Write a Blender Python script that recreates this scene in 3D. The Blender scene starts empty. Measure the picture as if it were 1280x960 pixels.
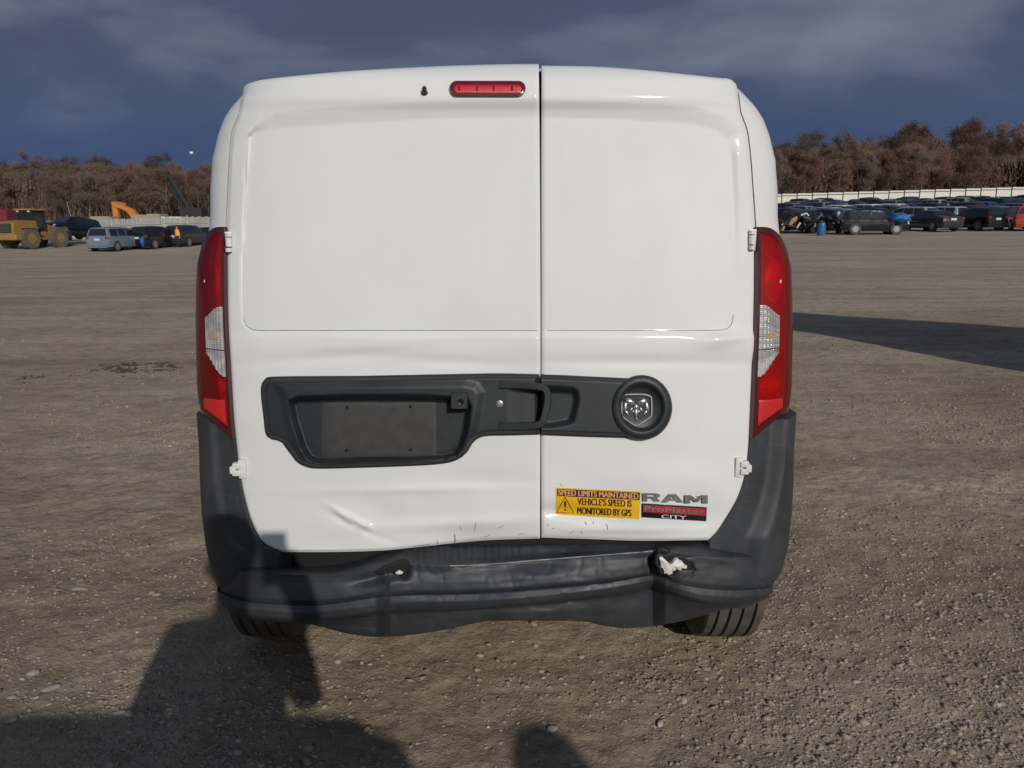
import bpy, bmesh, math, random
import numpy as np
from mathutils import Vector, Matrix
R = math.radians
random.seed(7); rng = np.random.default_rng(7)
scn = bpy.context.scene
C = scn.collection

# ------------------------------------------------------------------ camera
F, CX, CY, CAMH = 960.0, 640.0, 480.0, 1.43
PITCH = math.atan(198 / 960.0)
cam = bpy.data.cameras.new('camera'); cam_ob = bpy.data.objects.new('camera', cam); C.objects.link(cam_ob)
cam.sensor_width = 36.0; cam.lens = 27.0; cam.clip_start = 0.02; cam.clip_end = 3000
cam_ob.location = (0, 0, CAMH); cam_ob.rotation_euler = (math.pi / 2 - PITCH, 0, 0)
scn.camera = cam_ob
scn.view_settings.view_transform = 'Standard'; scn.view_settings.look = 'None'
scn.view_settings.exposure = 0.0; scn.view_settings.gamma = 1.0
scn.view_settings.use_curve_mapping = False
scn.render.resolution_x, scn.render.resolution_y = 1024, 768
scn.cycles.max_bounces = 5; scn.cycles.diffuse_bounces = 2; scn.cycles.glossy_bounces = 3; scn.cycles.transmission_bounces = 2
scn.cycles.caustics_reflective = False; scn.cycles.caustics_refractive = False

# ------------------------------------------------------------------ sun and sky
SUN_E, SUN_A = 25.0, 20.0          # elevation; shadows run forward and 20 degrees to the left
sd = Vector((-math.sin(R(SUN_A)) * math.cos(R(SUN_E)), math.cos(R(SUN_A)) * math.cos(R(SUN_E)), -math.sin(R(SUN_E))))
sun = bpy.data.lights.new('sun', 'SUN'); sun_ob = bpy.data.objects.new('sun', sun); C.objects.link(sun_ob)
sun.energy = 2.45; sun.angle = R(0.55); sun.color = (1.0, 0.955, 0.89)
sun_ob.rotation_euler = sd.to_track_quat('-Z', 'Y').to_euler(); sun_ob.location = (8, -20, 12)

wd = bpy.data.worlds.new('World'); scn.world = wd; wd.use_nodes = True
nt = wd.node_tree; nt.nodes.clear()
def wn(t, **kw):
    n = nt.nodes.new(t)
    for k, v in kw.items(): setattr(n, k, v)
    return n
def wl(a, b): nt.links.new(a, b)
out = wn('ShaderNodeOutputWorld'); bg = wn('ShaderNodeBackground'); bg.inputs[1].default_value = 0.1
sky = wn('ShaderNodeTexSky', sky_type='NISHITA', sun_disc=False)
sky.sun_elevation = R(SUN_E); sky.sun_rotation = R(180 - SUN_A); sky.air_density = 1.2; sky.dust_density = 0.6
# storm cloud deck: Generated direction projected on a flat layer, so clouds shrink to the horizon
tc = wn('ShaderNodeTexCoord'); sep = wn('ShaderNodeSeparateXYZ'); wl(tc.outputs['Generated'], sep.inputs[0])
zz = wn('ShaderNodeMath', operation='MAXIMUM'); wl(sep.outputs[2], zz.inputs[0]); zz.inputs[1].default_value = 0.0
za = wn('ShaderNodeMath', operation='ADD'); wl(zz.outputs[0], za.inputs[0]); za.inputs[1].default_value = 0.32
dx = wn('ShaderNodeMath', operation='DIVIDE'); wl(sep.outputs[0], dx.inputs[0]); wl(za.outputs[0], dx.inputs[1])
dy = wn('ShaderNodeMath', operation='DIVIDE'); wl(sep.outputs[1], dy.inputs[0]); wl(za.outputs[0], dy.inputs[1])
cmb = wn('ShaderNodeCombineXYZ'); wl(dx.outputs[0], cmb.inputs[0]); wl(dy.outputs[0], cmb.inputs[1])
mp = wn('ShaderNodeMapping'); wl(cmb.outputs[0], mp.inputs[0]); mp.inputs['Rotation'].default_value = (0, 0, R(18)); mp.inputs['Location'].default_value = (2.35, 0.9, 0); mp.inputs['Scale'].default_value = (0.9, 1.25, 1)
n1 = wn('ShaderNodeTexNoise'); wl(mp.outputs[0], n1.inputs['Vector']); n1.inputs['Scale'].default_value = 1.45; n1.inputs['Detail'].default_value = 8; n1.inputs['Roughness'].default_value = 0.47; n1.inputs['Distortion'].default_value = 0.25
r1 = wn('ShaderNodeValToRGB'); wl(n1.outputs[0], r1.inputs[0])
r1.color_ramp.elements[0].position = 0.34; r1.color_ramp.elements[0].color = (0.56, 0.74, 1.22, 1)
r1.color_ramp.elements[1].position = 0.70; r1.color_ramp.elements[1].color = (1.70, 1.95, 2.65, 1)
e = r1.color_ramp.elements.new(0.52); e.color = (0.72, 0.95, 1.60, 1)
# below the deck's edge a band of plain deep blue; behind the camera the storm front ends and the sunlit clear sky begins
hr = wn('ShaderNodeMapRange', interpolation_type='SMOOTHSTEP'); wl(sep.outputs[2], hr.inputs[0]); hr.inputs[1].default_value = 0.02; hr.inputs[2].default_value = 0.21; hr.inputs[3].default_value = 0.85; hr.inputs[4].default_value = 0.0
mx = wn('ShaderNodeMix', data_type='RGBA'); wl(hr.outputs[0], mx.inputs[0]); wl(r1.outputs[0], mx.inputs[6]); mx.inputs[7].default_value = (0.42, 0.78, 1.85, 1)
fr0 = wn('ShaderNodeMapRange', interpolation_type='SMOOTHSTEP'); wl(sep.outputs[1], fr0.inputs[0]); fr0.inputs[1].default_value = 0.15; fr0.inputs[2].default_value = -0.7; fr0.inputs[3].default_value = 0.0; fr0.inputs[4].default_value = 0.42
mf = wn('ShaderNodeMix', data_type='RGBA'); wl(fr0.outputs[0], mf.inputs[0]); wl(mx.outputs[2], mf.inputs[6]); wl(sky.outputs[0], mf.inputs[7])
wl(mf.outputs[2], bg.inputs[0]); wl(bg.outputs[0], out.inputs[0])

# ------------------------------------------------------------------ helpers
def ray(px, py):
    px = np.asarray(px, float); py = np.asarray(py, float)
    x = (px - CX) / F; v = -(py - CY) / F
    cp, sp = math.cos(PITCH), math.sin(PITCH)
    return x, cp + v * sp, -sp + v * cp
def at(px, py, Y):
    x, y, z = ray(px, py); t = Y / y
    return x * t, Y + 0 * t, CAMH + z * t
def ss(a, b, x):
    t = np.clip((np.asarray(x, float) - a) / (b - a), 0, 1); return t * t * (3 - 2 * t)
def link(o, parent=None):
    C.objects.link(o)
    if parent is not None: o.parent = parent
    return o
def tag(o, label=None, cat=None, group=None, kind=None):
    if label: o['label'] = label
    if cat: o['category'] = cat
    if group: o['group'] = group
    if kind: o['kind'] = kind
    return o
def empty(name, loc=(0, 0, 0), rz=0.0, parent=None):
    o = bpy.data.objects.new(name, None); o.location = loc; o.rotation_euler = (0, 0, rz); o.empty_display_size = 0.2
    return link(o, parent)
def mesh_obj(name, verts, faces, mat=None, parent=None, smooth=True, sharp=None):
    me = bpy.data.meshes.new(name); me.from_pydata([tuple(map(float, v)) for v in verts], [], faces)
    if smooth: me.polygons.foreach_set('use_smooth', [True] * len(me.polygons))
    if sharp: me.set_sharp_from_angle(angle=R(sharp))
    if mat: me.materials.append(mat)
    me.update()
    o = bpy.data.objects.new(name, me); return link(o, parent)
def bm_obj(name, bm, mat=None, parent=None, smooth=False, sharp=None):
    me = bpy.data.meshes.new(name); bm.normal_update(); bm.to_mesh(me); bm.free()
    if smooth: me.polygons.foreach_set('use_smooth', [True] * len(me.polygons))
    if sharp: me.set_sharp_from_angle(angle=R(sharp))
    if mat: me.materials.append(mat)
    o = bpy.data.objects.new(name, me); return link(o, parent)
def box(bm, c, s, rot=None, bev=0.0):
    m = Matrix.Translation(c)
    if rot is not None: m = m @ rot.to_4x4()
    r = bmesh.ops.create_cube(bm, size=1.0, matrix=m @ Matrix.Diagonal((*s, 1)))
    if bev > 0:
        es = list({e for v in r['verts'] for e in v.link_edges})
        bmesh.ops.bevel(bm, geom=es, offset=bev, segments=2, affect='EDGES', profile=0.5)
def tube(bm, p0, p1, r0, r1=None, n=6, cap=True):
    p0 = Vector(p0); p1 = Vector(p1); r1 = r0 if r1 is None else r1
    d = (p1 - p0)
    if d.length < 1e-6: return
    q = d.to_track_quat('Z', 'Y')
    a = [bm.verts.new(p0 + q @ Vector((r0 * math.cos(2 * math.pi * i / n), r0 * math.sin(2 * math.pi * i / n), 0))) for i in range(n)]
    b = [bm.verts.new(p1 + q @ Vector((r1 * math.cos(2 * math.pi * i / n), r1 * math.sin(2 * math.pi * i / n), 0))) for i in range(n)]
    for i in range(n): bm.faces.new((a[i], a[(i + 1) % n], b[(i + 1) % n], b[i]))
    if cap:
        bm.faces.new(a[::-1]); bm.faces.new(b)
def poly_prism(bm, pts, thick, axis='y'):
    """extrude a closed outline of (a, z) points by thick along the third axis, centred"""
    f, k = [], []
    for (a, z) in pts:
        if axis == 'y':
            f.append(bm.verts.new((a, -thick / 2, z))); k.append(bm.verts.new((a, thick / 2, z)))
        else:
            f.append(bm.verts.new((-thick / 2, a, z))); k.append(bm.verts.new((thick / 2, a, z)))
    n = len(pts)
    bm.faces.new(f); bm.faces.new(k[::-1])
    for i in range(n): bm.faces.new((f[(i + 1) % n], f[i], k[i], k[(i + 1) % n]))
    bmesh.ops.recalc_face_normals(bm, faces=bm.faces)
def grid_faces(nr, nc, close=False):
    f = []
    for i in range(nr - 1):
        for j in range(nc - 1 if not close else nc):
            j2 = (j + 1) % nc
            f.append((i * nc + j, i * nc + j2, (i + 1) * nc + j2, (i + 1) * nc + j))
    return f
def resample(pts, n, smooth=True):
    """points on a polyline, evenly spaced; smooth rounds it with a Catmull-Rom spline"""
    p = np.asarray(pts, float)
    if smooth and len(p) > 2:
        q = np.vstack([2 * p[0] - p[1], p, 2 * p[-1] - p[-2]]); o = []
        for i in range(1, len(q) - 2):
            for t in np.linspace(0, 1, 12, endpoint=False):
                a, b, c, d = q[i - 1], q[i], q[i + 1], q[i + 2]
                o.append(0.5 * (2 * b + (c - a) * t + (2 * a - 5 * b + 4 * c - d) * t * t + (3 * b - a - 3 * c + d) * t ** 3))
        o.append(p[-1]); p = np.array(o)
    s = np.r_[0, np.cumsum(np.hypot(*np.diff(p, axis=0).T))]
    u = np.linspace(0, s[-1], n)
    return np.c_[np.interp(u, s, p[:, 0]), np.interp(u, s, p[:, 1])]
def coons(top, bot, left, right, nu, nv):
    T = resample(top, nu); B = resample(bot, nu); L = resample(left, nv); Q = resample(right, nv)
    u = np.linspace(0, 1, nu)[None, :, None]; v = np.linspace(0, 1, nv)[:, None, None]
    P = (1 - v) * T[None] + v * B[None] + (1 - u) * L[:, None] + u * Q[:, None]
    P -= (1 - u) * (1 - v) * T[0] + u * (1 - v) * T[-1] + (1 - u) * v * B[0] + u * v * B[-1]
    return P[..., 0], P[..., 1]
def dist_poly(px, py, pts, closed=True):
    d = np.full(np.shape(px), 1e9); n = len(pts)
    for i in range(n if closed else n - 1):
        a = np.array(pts[i], float); b = np.array(pts[(i + 1) % n], float); ab = b - a
        t = np.clip(((px - a[0]) * ab[0] + (py - a[1]) * ab[1]) / max(1e-9, ab @ ab), 0, 1)
        d = np.minimum(d, np.hypot(px - a[0] - t * ab[0], py - a[1] - t * ab[1]))
    return d
def inside(px, py, pts):
    r = np.zeros(np.shape(px), bool); n = len(pts)
    for i in range(n):
        (x1, y1), (x2, y2) = pts[i], pts[(i + 1) % n]
        if y1 == y2: continue
        c = ((y1 > py) != (y2 > py)) & (px < (x2 - x1) * (py - y1) / (y2 - y1) + x1); r ^= c
    return r
def sdf(px, py, pts):           # positive inside, in pixels
    return np.where(inside(px, py, pts), 1, -1) * dist_poly(px, py, pts)
def hash2(ix, iy, s):
    h = (ix.astype(np.int64) * 374761393 + iy.astype(np.int64) * 668265263 + s * 1442695041) & 0x7fffffff
    h = ((h ^ (h >> 13)) * 1274126177) & 0x7fffffff
    return ((h ^ (h >> 16)) & 0xffff) / 65535.0
def vnoise(x, y, s=0):
    x = np.asarray(x, float); y = np.asarray(y, float)
    ix = np.floor(x); iy = np.floor(y); fx = x - ix; fy = y - iy
    fx = fx * fx * (3 - 2 * fx); fy = fy * fy * (3 - 2 * fy)
    a = hash2(ix, iy, s); b = hash2(ix + 1, iy, s); c = hash2(ix, iy + 1, s); d = hash2(ix + 1, iy + 1, s)
    return (a + (b - a) * fx) * (1 - fy) + (c + (d - c) * fx) * fy - 0.5

# ------------------------------------------------------------------ materials
def mat(name, col, rough=0.5, metal=0.0, coat=0.0, var=0.0, vscale=8.0, bump=0.0, bscale=60.0, spec=0.5, coat_rough=0.05, dirt=None, emit=None):
    m = bpy.data.materials.new(name); m.use_nodes = True; t = m.node_tree; b = t.nodes['Principled BSDF']
    b.inputs['Base Color'].default_value = (*col, 1); b.inputs['Roughness'].default_value = rough; b.inputs['Metallic'].default_value = metal
    b.inputs['Coat Weight'].default_value = coat; b.inputs['Coat Roughness'].default_value = coat_rough; b.inputs['Specular IOR Level'].default_value = spec
    cd = t.nodes.new('ShaderNodeTexCoord'); src = None
    if var > 0 or dirt:
        n = t.nodes.new('ShaderNodeTexNoise'); n.inputs['Scale'].default_value = vscale; n.inputs['Detail'].default_value = 6; n.inputs['Roughness'].default_value = 0.6
        t.links.new(cd.outputs['Object'], n.inputs['Vector'])
        mr = t.nodes.new('ShaderNodeMapRange'); t.links.new(n.outputs[0], mr.inputs[0]); mr.inputs[1].default_value = 0.3; mr.inputs[2].default_value = 0.7
        mr.inputs[3].default_value = 1 - var; mr.inputs[4].default_value = 1 + var
        mm = t.nodes.new('ShaderNodeMix'); mm.data_type = 'RGBA'; mm.blend_type = 'MULTIPLY'; mm.inputs[0].default_value = 1
        mm.inputs[6].default_value = (*col, 1); cc = t.nodes.new('ShaderNodeCombineColor')
        for i in range(3): t.links.new(mr.outputs[0], cc.inputs[i])
        t.links.new(cc.outputs[0], mm.inputs[7]); src = mm.outputs[2]
    if dirt:   # (colour, low, high, scale): grime film in noise patches
        n2 = t.nodes.new('ShaderNodeTexNoise'); n2.inputs['Scale'].default_value = dirt[3]; n2.inputs['Detail'].default_value = 8; n2.inputs['Roughness'].default_value = 0.65
        t.links.new(cd.outputs['Object'], n2.inputs['Vector'])
        m2 = t.nodes.new('ShaderNodeMapRange'); t.links.new(n2.outputs[0], m2.inputs[0]); m2.inputs[1].default_value = dirt[1]; m2.inputs[2].default_value = dirt[2]; m2.inputs[4].default_value = dirt[4]
        mm2 = t.nodes.new('ShaderNodeMix'); mm2.data_type = 'RGBA'; t.links.new(m2.outputs[0], mm2.inputs[0]); t.links.new(src, mm2.inputs[6]); mm2.inputs[7].default_value = (*dirt[0], 1)
        src = mm2.outputs[2]
        m3 = t.nodes.new('ShaderNodeMapRange'); t.links.new(n2.outputs[0], m3.inputs[0]); m3.inputs[1].default_value = 0.3; m3.inputs[2].default_value = 0.75; m3.inputs[3].default_value = max(0.02, rough - 0.08); m3.inputs[4].default_value = min(1, rough + 0.16)
        t.links.new(m3.outputs[0], b.inputs['Roughness'])
    if src is not None: t.links.new(src, b.inputs['Base Color'])
    if bump > 0:
        n = t.nodes.new('ShaderNodeTexNoise'); n.inputs['Scale'].default_value = bscale; n.inputs['Detail'].default_value = 4; t.links.new(cd.outputs['Object'], n.inputs['Vector'])
        bp = t.nodes.new('ShaderNodeBump'); bp.inputs['Strength'].default_value = bump; bp.inputs['Distance'].default_value = 0.004
        t.links.new(n.outputs[0], bp.inputs['Height']); t.links.new(bp.outputs[0], b.inputs['Normal'])
    if emit: b.inputs['Emission Color'].default_value = (*emit[0], 1); b.inputs['Emission Strength'].default_value = emit[1]
    return m
M = {}
M['white'] = mat('white_paint', (0.74, 0.745, 0.735), 0.55, coat=0.45, spec=0.25, coat_rough=0.11, var=0.02, vscale=2.5, dirt=((0.50, 0.47, 0.42), 0.56, 0.86, 3.2, 0.12), bump=0.012, bscale=14)
def streaks(m, amount):
    """faint rain streaks and dust speckle over a paint"""
    t = m.node_tree; b = t.nodes['Principled BSDF']; src = b.inputs['Base Color'].links[0].from_socket
    cd = t.nodes.new('ShaderNodeTexCoord'); mp_ = t.nodes.new('ShaderNodeMapping'); mp_.inputs['Scale'].default_value = (34, 34, 1.6); t.links.new(cd.outputs['Object'], mp_.inputs[0])
    n = t.nodes.new('ShaderNodeTexNoise'); n.inputs['Scale'].default_value = 1.0; n.inputs['Detail'].default_value = 5; t.links.new(mp_.outputs[0], n.inputs['Vector'])
    n2 = t.nodes.new('ShaderNodeTexNoise'); n2.inputs['Scale'].default_value = 160; n2.inputs['Detail'].default_value = 3; t.links.new(cd.outputs['Object'], n2.inputs['Vector'])
    r1_ = t.nodes.new('ShaderNodeMapRange'); t.links.new(n.outputs[0], r1_.inputs[0]); r1_.inputs[1].default_value = .52; r1_.inputs[2].default_value = .75; r1_.inputs[4].default_value = amount
    r2_ = t.nodes.new('ShaderNodeMapRange'); t.links.new(n2.outputs[0], r2_.inputs[0]); r2_.inputs[1].default_value = .70; r2_.inputs[2].default_value = .76; r2_.inputs[4].default_value = amount * 2.2
    ad = t.nodes.new('ShaderNodeMath'); ad.operation = 'ADD'; ad.use_clamp = True; t.links.new(r1_.outputs[0], ad.inputs[0]); t.links.new(r2_.outputs[0], ad.inputs[1])
    mm = t.nodes.new('ShaderNodeMix'); mm.data_type = 'RGBA'; t.links.new(ad.outputs[0], mm.inputs[0]); t.links.new(src, mm.inputs[6]); mm.inputs[7].default_value = (0.30, 0.27, 0.23, 1); t.links.new(mm.outputs[2], b.inputs['Base Color'])
streaks(M['white'], 0.022)
def scuffs(m, col, amount):
    """dry horizontal scrape marks rubbed into the plastic"""
    t = m.node_tree; b = t.nodes['Principled BSDF']; src = b.inputs['Base Color'].links[0].from_socket
    cd = t.nodes.new('ShaderNodeTexCoord'); fac = None
    for sc3, lo, hi in (((3.5, 40, 150), .60, .74), ((60, 40, 9), .66, .76)):
        mp_ = t.nodes.new('ShaderNodeMapping'); mp_.inputs['Scale'].default_value = sc3; t.links.new(cd.outputs['Object'], mp_.inputs[0])
        n = t.nodes.new('ShaderNodeTexNoise'); n.inputs['Scale'].default_value = 1.0; n.inputs['Detail'].default_value = 6; n.inputs['Roughness'].default_value = .65; t.links.new(mp_.outputs[0], n.inputs['Vector'])
        r_ = t.nodes.new('ShaderNodeMapRange'); t.links.new(n.outputs[0], r_.inputs[0]); r_.inputs[1].default_value = lo; r_.inputs[2].default_value = hi; r_.inputs[4].default_value = amount
        if fac is None: fac = r_.outputs[0]
        else:
            ad = t.nodes.new('ShaderNodeMath'); ad.operation = 'MAXIMUM'; t.links.new(fac, ad.inputs[0]); t.links.new(r_.outputs[0], ad.inputs[1]); fac = ad.outputs[0]
    mm = t.nodes.new('ShaderNodeMix'); mm.data_type = 'RGBA'; t.links.new(fac, mm.inputs[0]); t.links.new(src, mm.inputs[6]); mm.inputs[7].default_value = (*col, 1); t.links.new(mm.outputs[2], b.inputs['Base Color'])
M['plastic'] = mat('dark_plastic', (0.034, 0.038, 0.044), 0.50, var=0.35, vscale=6, bump=0.12, bscale=420, dirt=((0.11, 0.10, 0.095), 0.52, 0.80, 5.0, 0.5))
scuffs(M['plastic'], (0.13, 0.128, 0.125), 0.5)
M['trim'] = mat('trim_plastic', (0.020, 0.024, 0.027), 0.46, var=0.2, vscale=9, bump=0.10, bscale=500, dirt=((0.055, 0.052, 0.05), 0.55, 0.82, 7.0, 0.45))
M['black'] = mat('black_gap', (0.008, 0.008, 0.008), 0.8)
M['platepad'] = mat('faded_plate_pad', (0.043, 0.042, 0.042), 0.6, var=0.25, vscale=25, bump=0.1, bscale=200, dirt=((0.075, 0.07, 0.065), 0.5, 0.8, 14.0, 0.6))
M['chrome'] = mat('chrome', (0.78, 0.79, 0.80), 0.38, metal=1.0)
M['darkchrome'] = mat('smoked_chrome', (0.42, 0.43, 0.45), 0.42, metal=0.9, var=0.25, vscale=60)
M['red_lens'] = mat('red_lens', (0.13, 0.003, 0.008), 0.22, coat=0.8, var=0.12, vscale=18, bump=0.05, bscale=180)
def tint_lens(name, col):
    m = bpy.data.materials.new(name); m.use_nodes = True; t = m.node_tree; t.nodes.clear()
    o = t.nodes.new('ShaderNodeOutputMaterial'); tr = t.nodes.new('ShaderNodeBsdfTransparent'); tr.inputs[0].default_value = (*col, 1); g = t.nodes.new('ShaderNodeBsdfGlossy'); g.inputs['Roughness'].default_value = 0.06
    df = t.nodes.new('ShaderNodeBsdfDiffuse'); df.inputs[0].default_value = (col[0] * .45, col[1] * .45, col[2] * .45, 1)
    lw = t.nodes.new('ShaderNodeFresnel'); lw.inputs[0].default_value = 1.5; m1 = t.nodes.new('ShaderNodeMixShader'); m1.inputs[0].default_value = 0.28; m2 = t.nodes.new('ShaderNodeMixShader')
    t.links.new(tr.outputs[0], m1.inputs[1]); t.links.new(df.outputs[0], m1.inputs[2]); t.links.new(lw.outputs[0], m2.inputs[0]); t.links.new(m1.outputs[0], m2.inputs[1]); t.links.new(g.outputs[0], m2.inputs[2]); t.links.new(m2.outputs[0], o.inputs[0]); return m
M['red_tint'] = tint_lens('red_tinted_lens', (0.85, 0.014, 0.020))
M['housing'] = mat('lamp_housing', (0.50, 0.48, 0.48), 0.35, var=0.35, vscale=12)
M['bowl'] = mat('lamp_bowl', (0.85, 0.85, 0.85), 0.35)
M['red_bright'] = mat('red_reflector', (0.55, 0.008, 0.012), 0.30, coat=0.9, bump=0.25, bscale=700, var=0.1, vscale=40)
M['red_dark'] = mat('dark_red_rim', (0.055, 0.004, 0.007), 0.25, coat=0.8)
M['clear_lens'] = mat('clear_lens', (0.40, 0.39, 0.385), 0.42, metal=0.25, coat=0.5, var=0.35, vscale=22)
M['amber'] = mat('amber_bulb', (0.42, 0.27, 0.17), 0.3, coat=0.6)
M['hinge'] = mat('hinge_paint', (0.72, 0.71, 0.68), 0.45, var=0.05, dirt=((0.28, 0.13, 0.05), 0.58, 0.75, 45.0, 0.8))
M['yellow'] = mat('sticker_yellow', (0.80, 0.47, 0.012), 0.4, var=0.06, vscale=20)
M['ink'] = mat('sticker_ink', (0.045, 0.020, 0.012), 0.45)
M['salmon'] = mat('sticker_letter', (0.75, 0.36, 0.16), 0.45)
M['badge_red'] = mat('badge_red', (0.42, 0.030, 0.045), 0.35, coat=0.5, var=0.1, vscale=30)
M['badge_black'] = mat('badge_black', (0.010, 0.009, 0.010), 0.3, coat=0.4)
M['foam'] = mat('torn_white', (0.78, 0.77, 0.74), 0.5, var=0.1, vscale=40, bump=0.4, bscale=80)
M['tyre'] = mat('tyre_rubber', (0.075, 0.066, 0.056), 0.85, var=0.25, vscale=20, dirt=((0.14, 0.115, 0.09), 0.45, 0.7, 12.0, 0.7))
M['under'] = mat('underbody', (0.010, 0.010, 0.010), 0.9)
M['crack'] = mat('grime_crack', (0.20, 0.19, 0.175), 0.7)
M['seam_soft'] = mat('panel_edge', (0.48, 0.475, 0.45), 0.6)
M['steel'] = mat('steel', (0.35, 0.35, 0.34), 0.4, metal=0.8)

# ------------------------------------------------------------------ terrain
LP = [(0, 0), (14, 0), (60, -0.66), (80, 0.0), (150, 2.2), (300, 4.5), (800, 8), (3000, 10)]
RP = [(0, 0), (14, 0), (60, 0.70), (80, 1.35), (150, 4.5), (300, 9.5), (800, 14), (3000, 16)]
def terrain(x, y):
    x = np.asarray(x, float); y = np.asarray(y, float); d = np.hypot(x, y)
    l = np.interp(d, *zip(*LP)); r = np.interp(d, *zip(*RP))
    t = ss(-0.5, 0.46, x / np.maximum(np.abs(y), 1.0) * np.where(y < 0, 0.3, 1))
    return l + (r - l) * t
def ground_z(x, y):
    x = np.asarray(x, float); y = np.asarray(y, float); d = np.hypot(x, y)
    z = terrain(x, y)
    k = 1 - ss(12, 30, d)
    van = 1 - 0.6 * np.exp(-(((x + .05) / 1.0) ** 2 + ((y - 2.6) / .8) ** 2))
    z = z + k * van * (0.020 * vnoise(x * 1.3, y * 1.3, 1) + 0.012 * vnoise(x * 4.1, y * 4.1, 2) + 0.009 * vnoise(x * 11, y * 11, 3) + (0.0035 + 0.007 * np.clip(vnoise(x * 1.7, y * 1.7, 8) + .35, 0, 1)) * vnoise(x * 27, y * 27, 4) + (0.002 + 0.006 * np.clip(vnoise(x * 1.7, y * 1.7, 8) + .35, 0, 1)) * vnoise(x * 55, y * 55, 5))
    z = z + (1 - k) * 0.10 * vnoise(x * .12, y * .12, 6)
    return z - 0.004
def axis(dense0, dense1, step, far0, far1, g=1.09):
    a = list(np.arange(dense0, dense1 + step / 2, step)); s = step; v = a[-1]
    while v < far1: s = min(s * g, 60); v += s; a.append(v)
    s = step; v = a[0]
    while v > far0: s = min(s * g, 60); v -= s; a.insert(0, v)
    return np.array(a)
gx = axis(-2.6, 2.9, 0.0135, -1400, 1400, 1.075); gy = axis(1.5, 4.2, 0.0135, -60, 2200, 1.06)
GX, GY = np.meshgrid(gx, gy); GZ = ground_z(GX, GY)
gm = bpy.data.meshes.new('ground'); nr, nc = GX.shape
gm.vertices.add(nr * nc); gm.vertices.foreach_set('co', np.stack([GX, GY, GZ], -1).ravel().astype(np.float32))
ii = np.arange((nr - 1) * (nc - 1)); r_, c_ = ii // (nc - 1), ii % (nc - 1); v0 = r_ * nc + c_
quads = np.stack([v0, v0 + 1, v0 + 1 + nc, v0 + nc], -1).astype(np.int32)
gm.loops.add(quads.size); gm.loops.foreach_set('vertex_index', quads.ravel()); gm.polygons.add(len(quads))
gm.polygons.foreach_set('loop_start', np.arange(0, quads.size, 4, dtype=np.int32)); gm.polygons.foreach_set('loop_total', np.full(len(quads), 4, np.int32))
gm.polygons.foreach_set('use_smooth', np.ones(len(quads), bool)); gm.update(); gm.validate()
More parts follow.
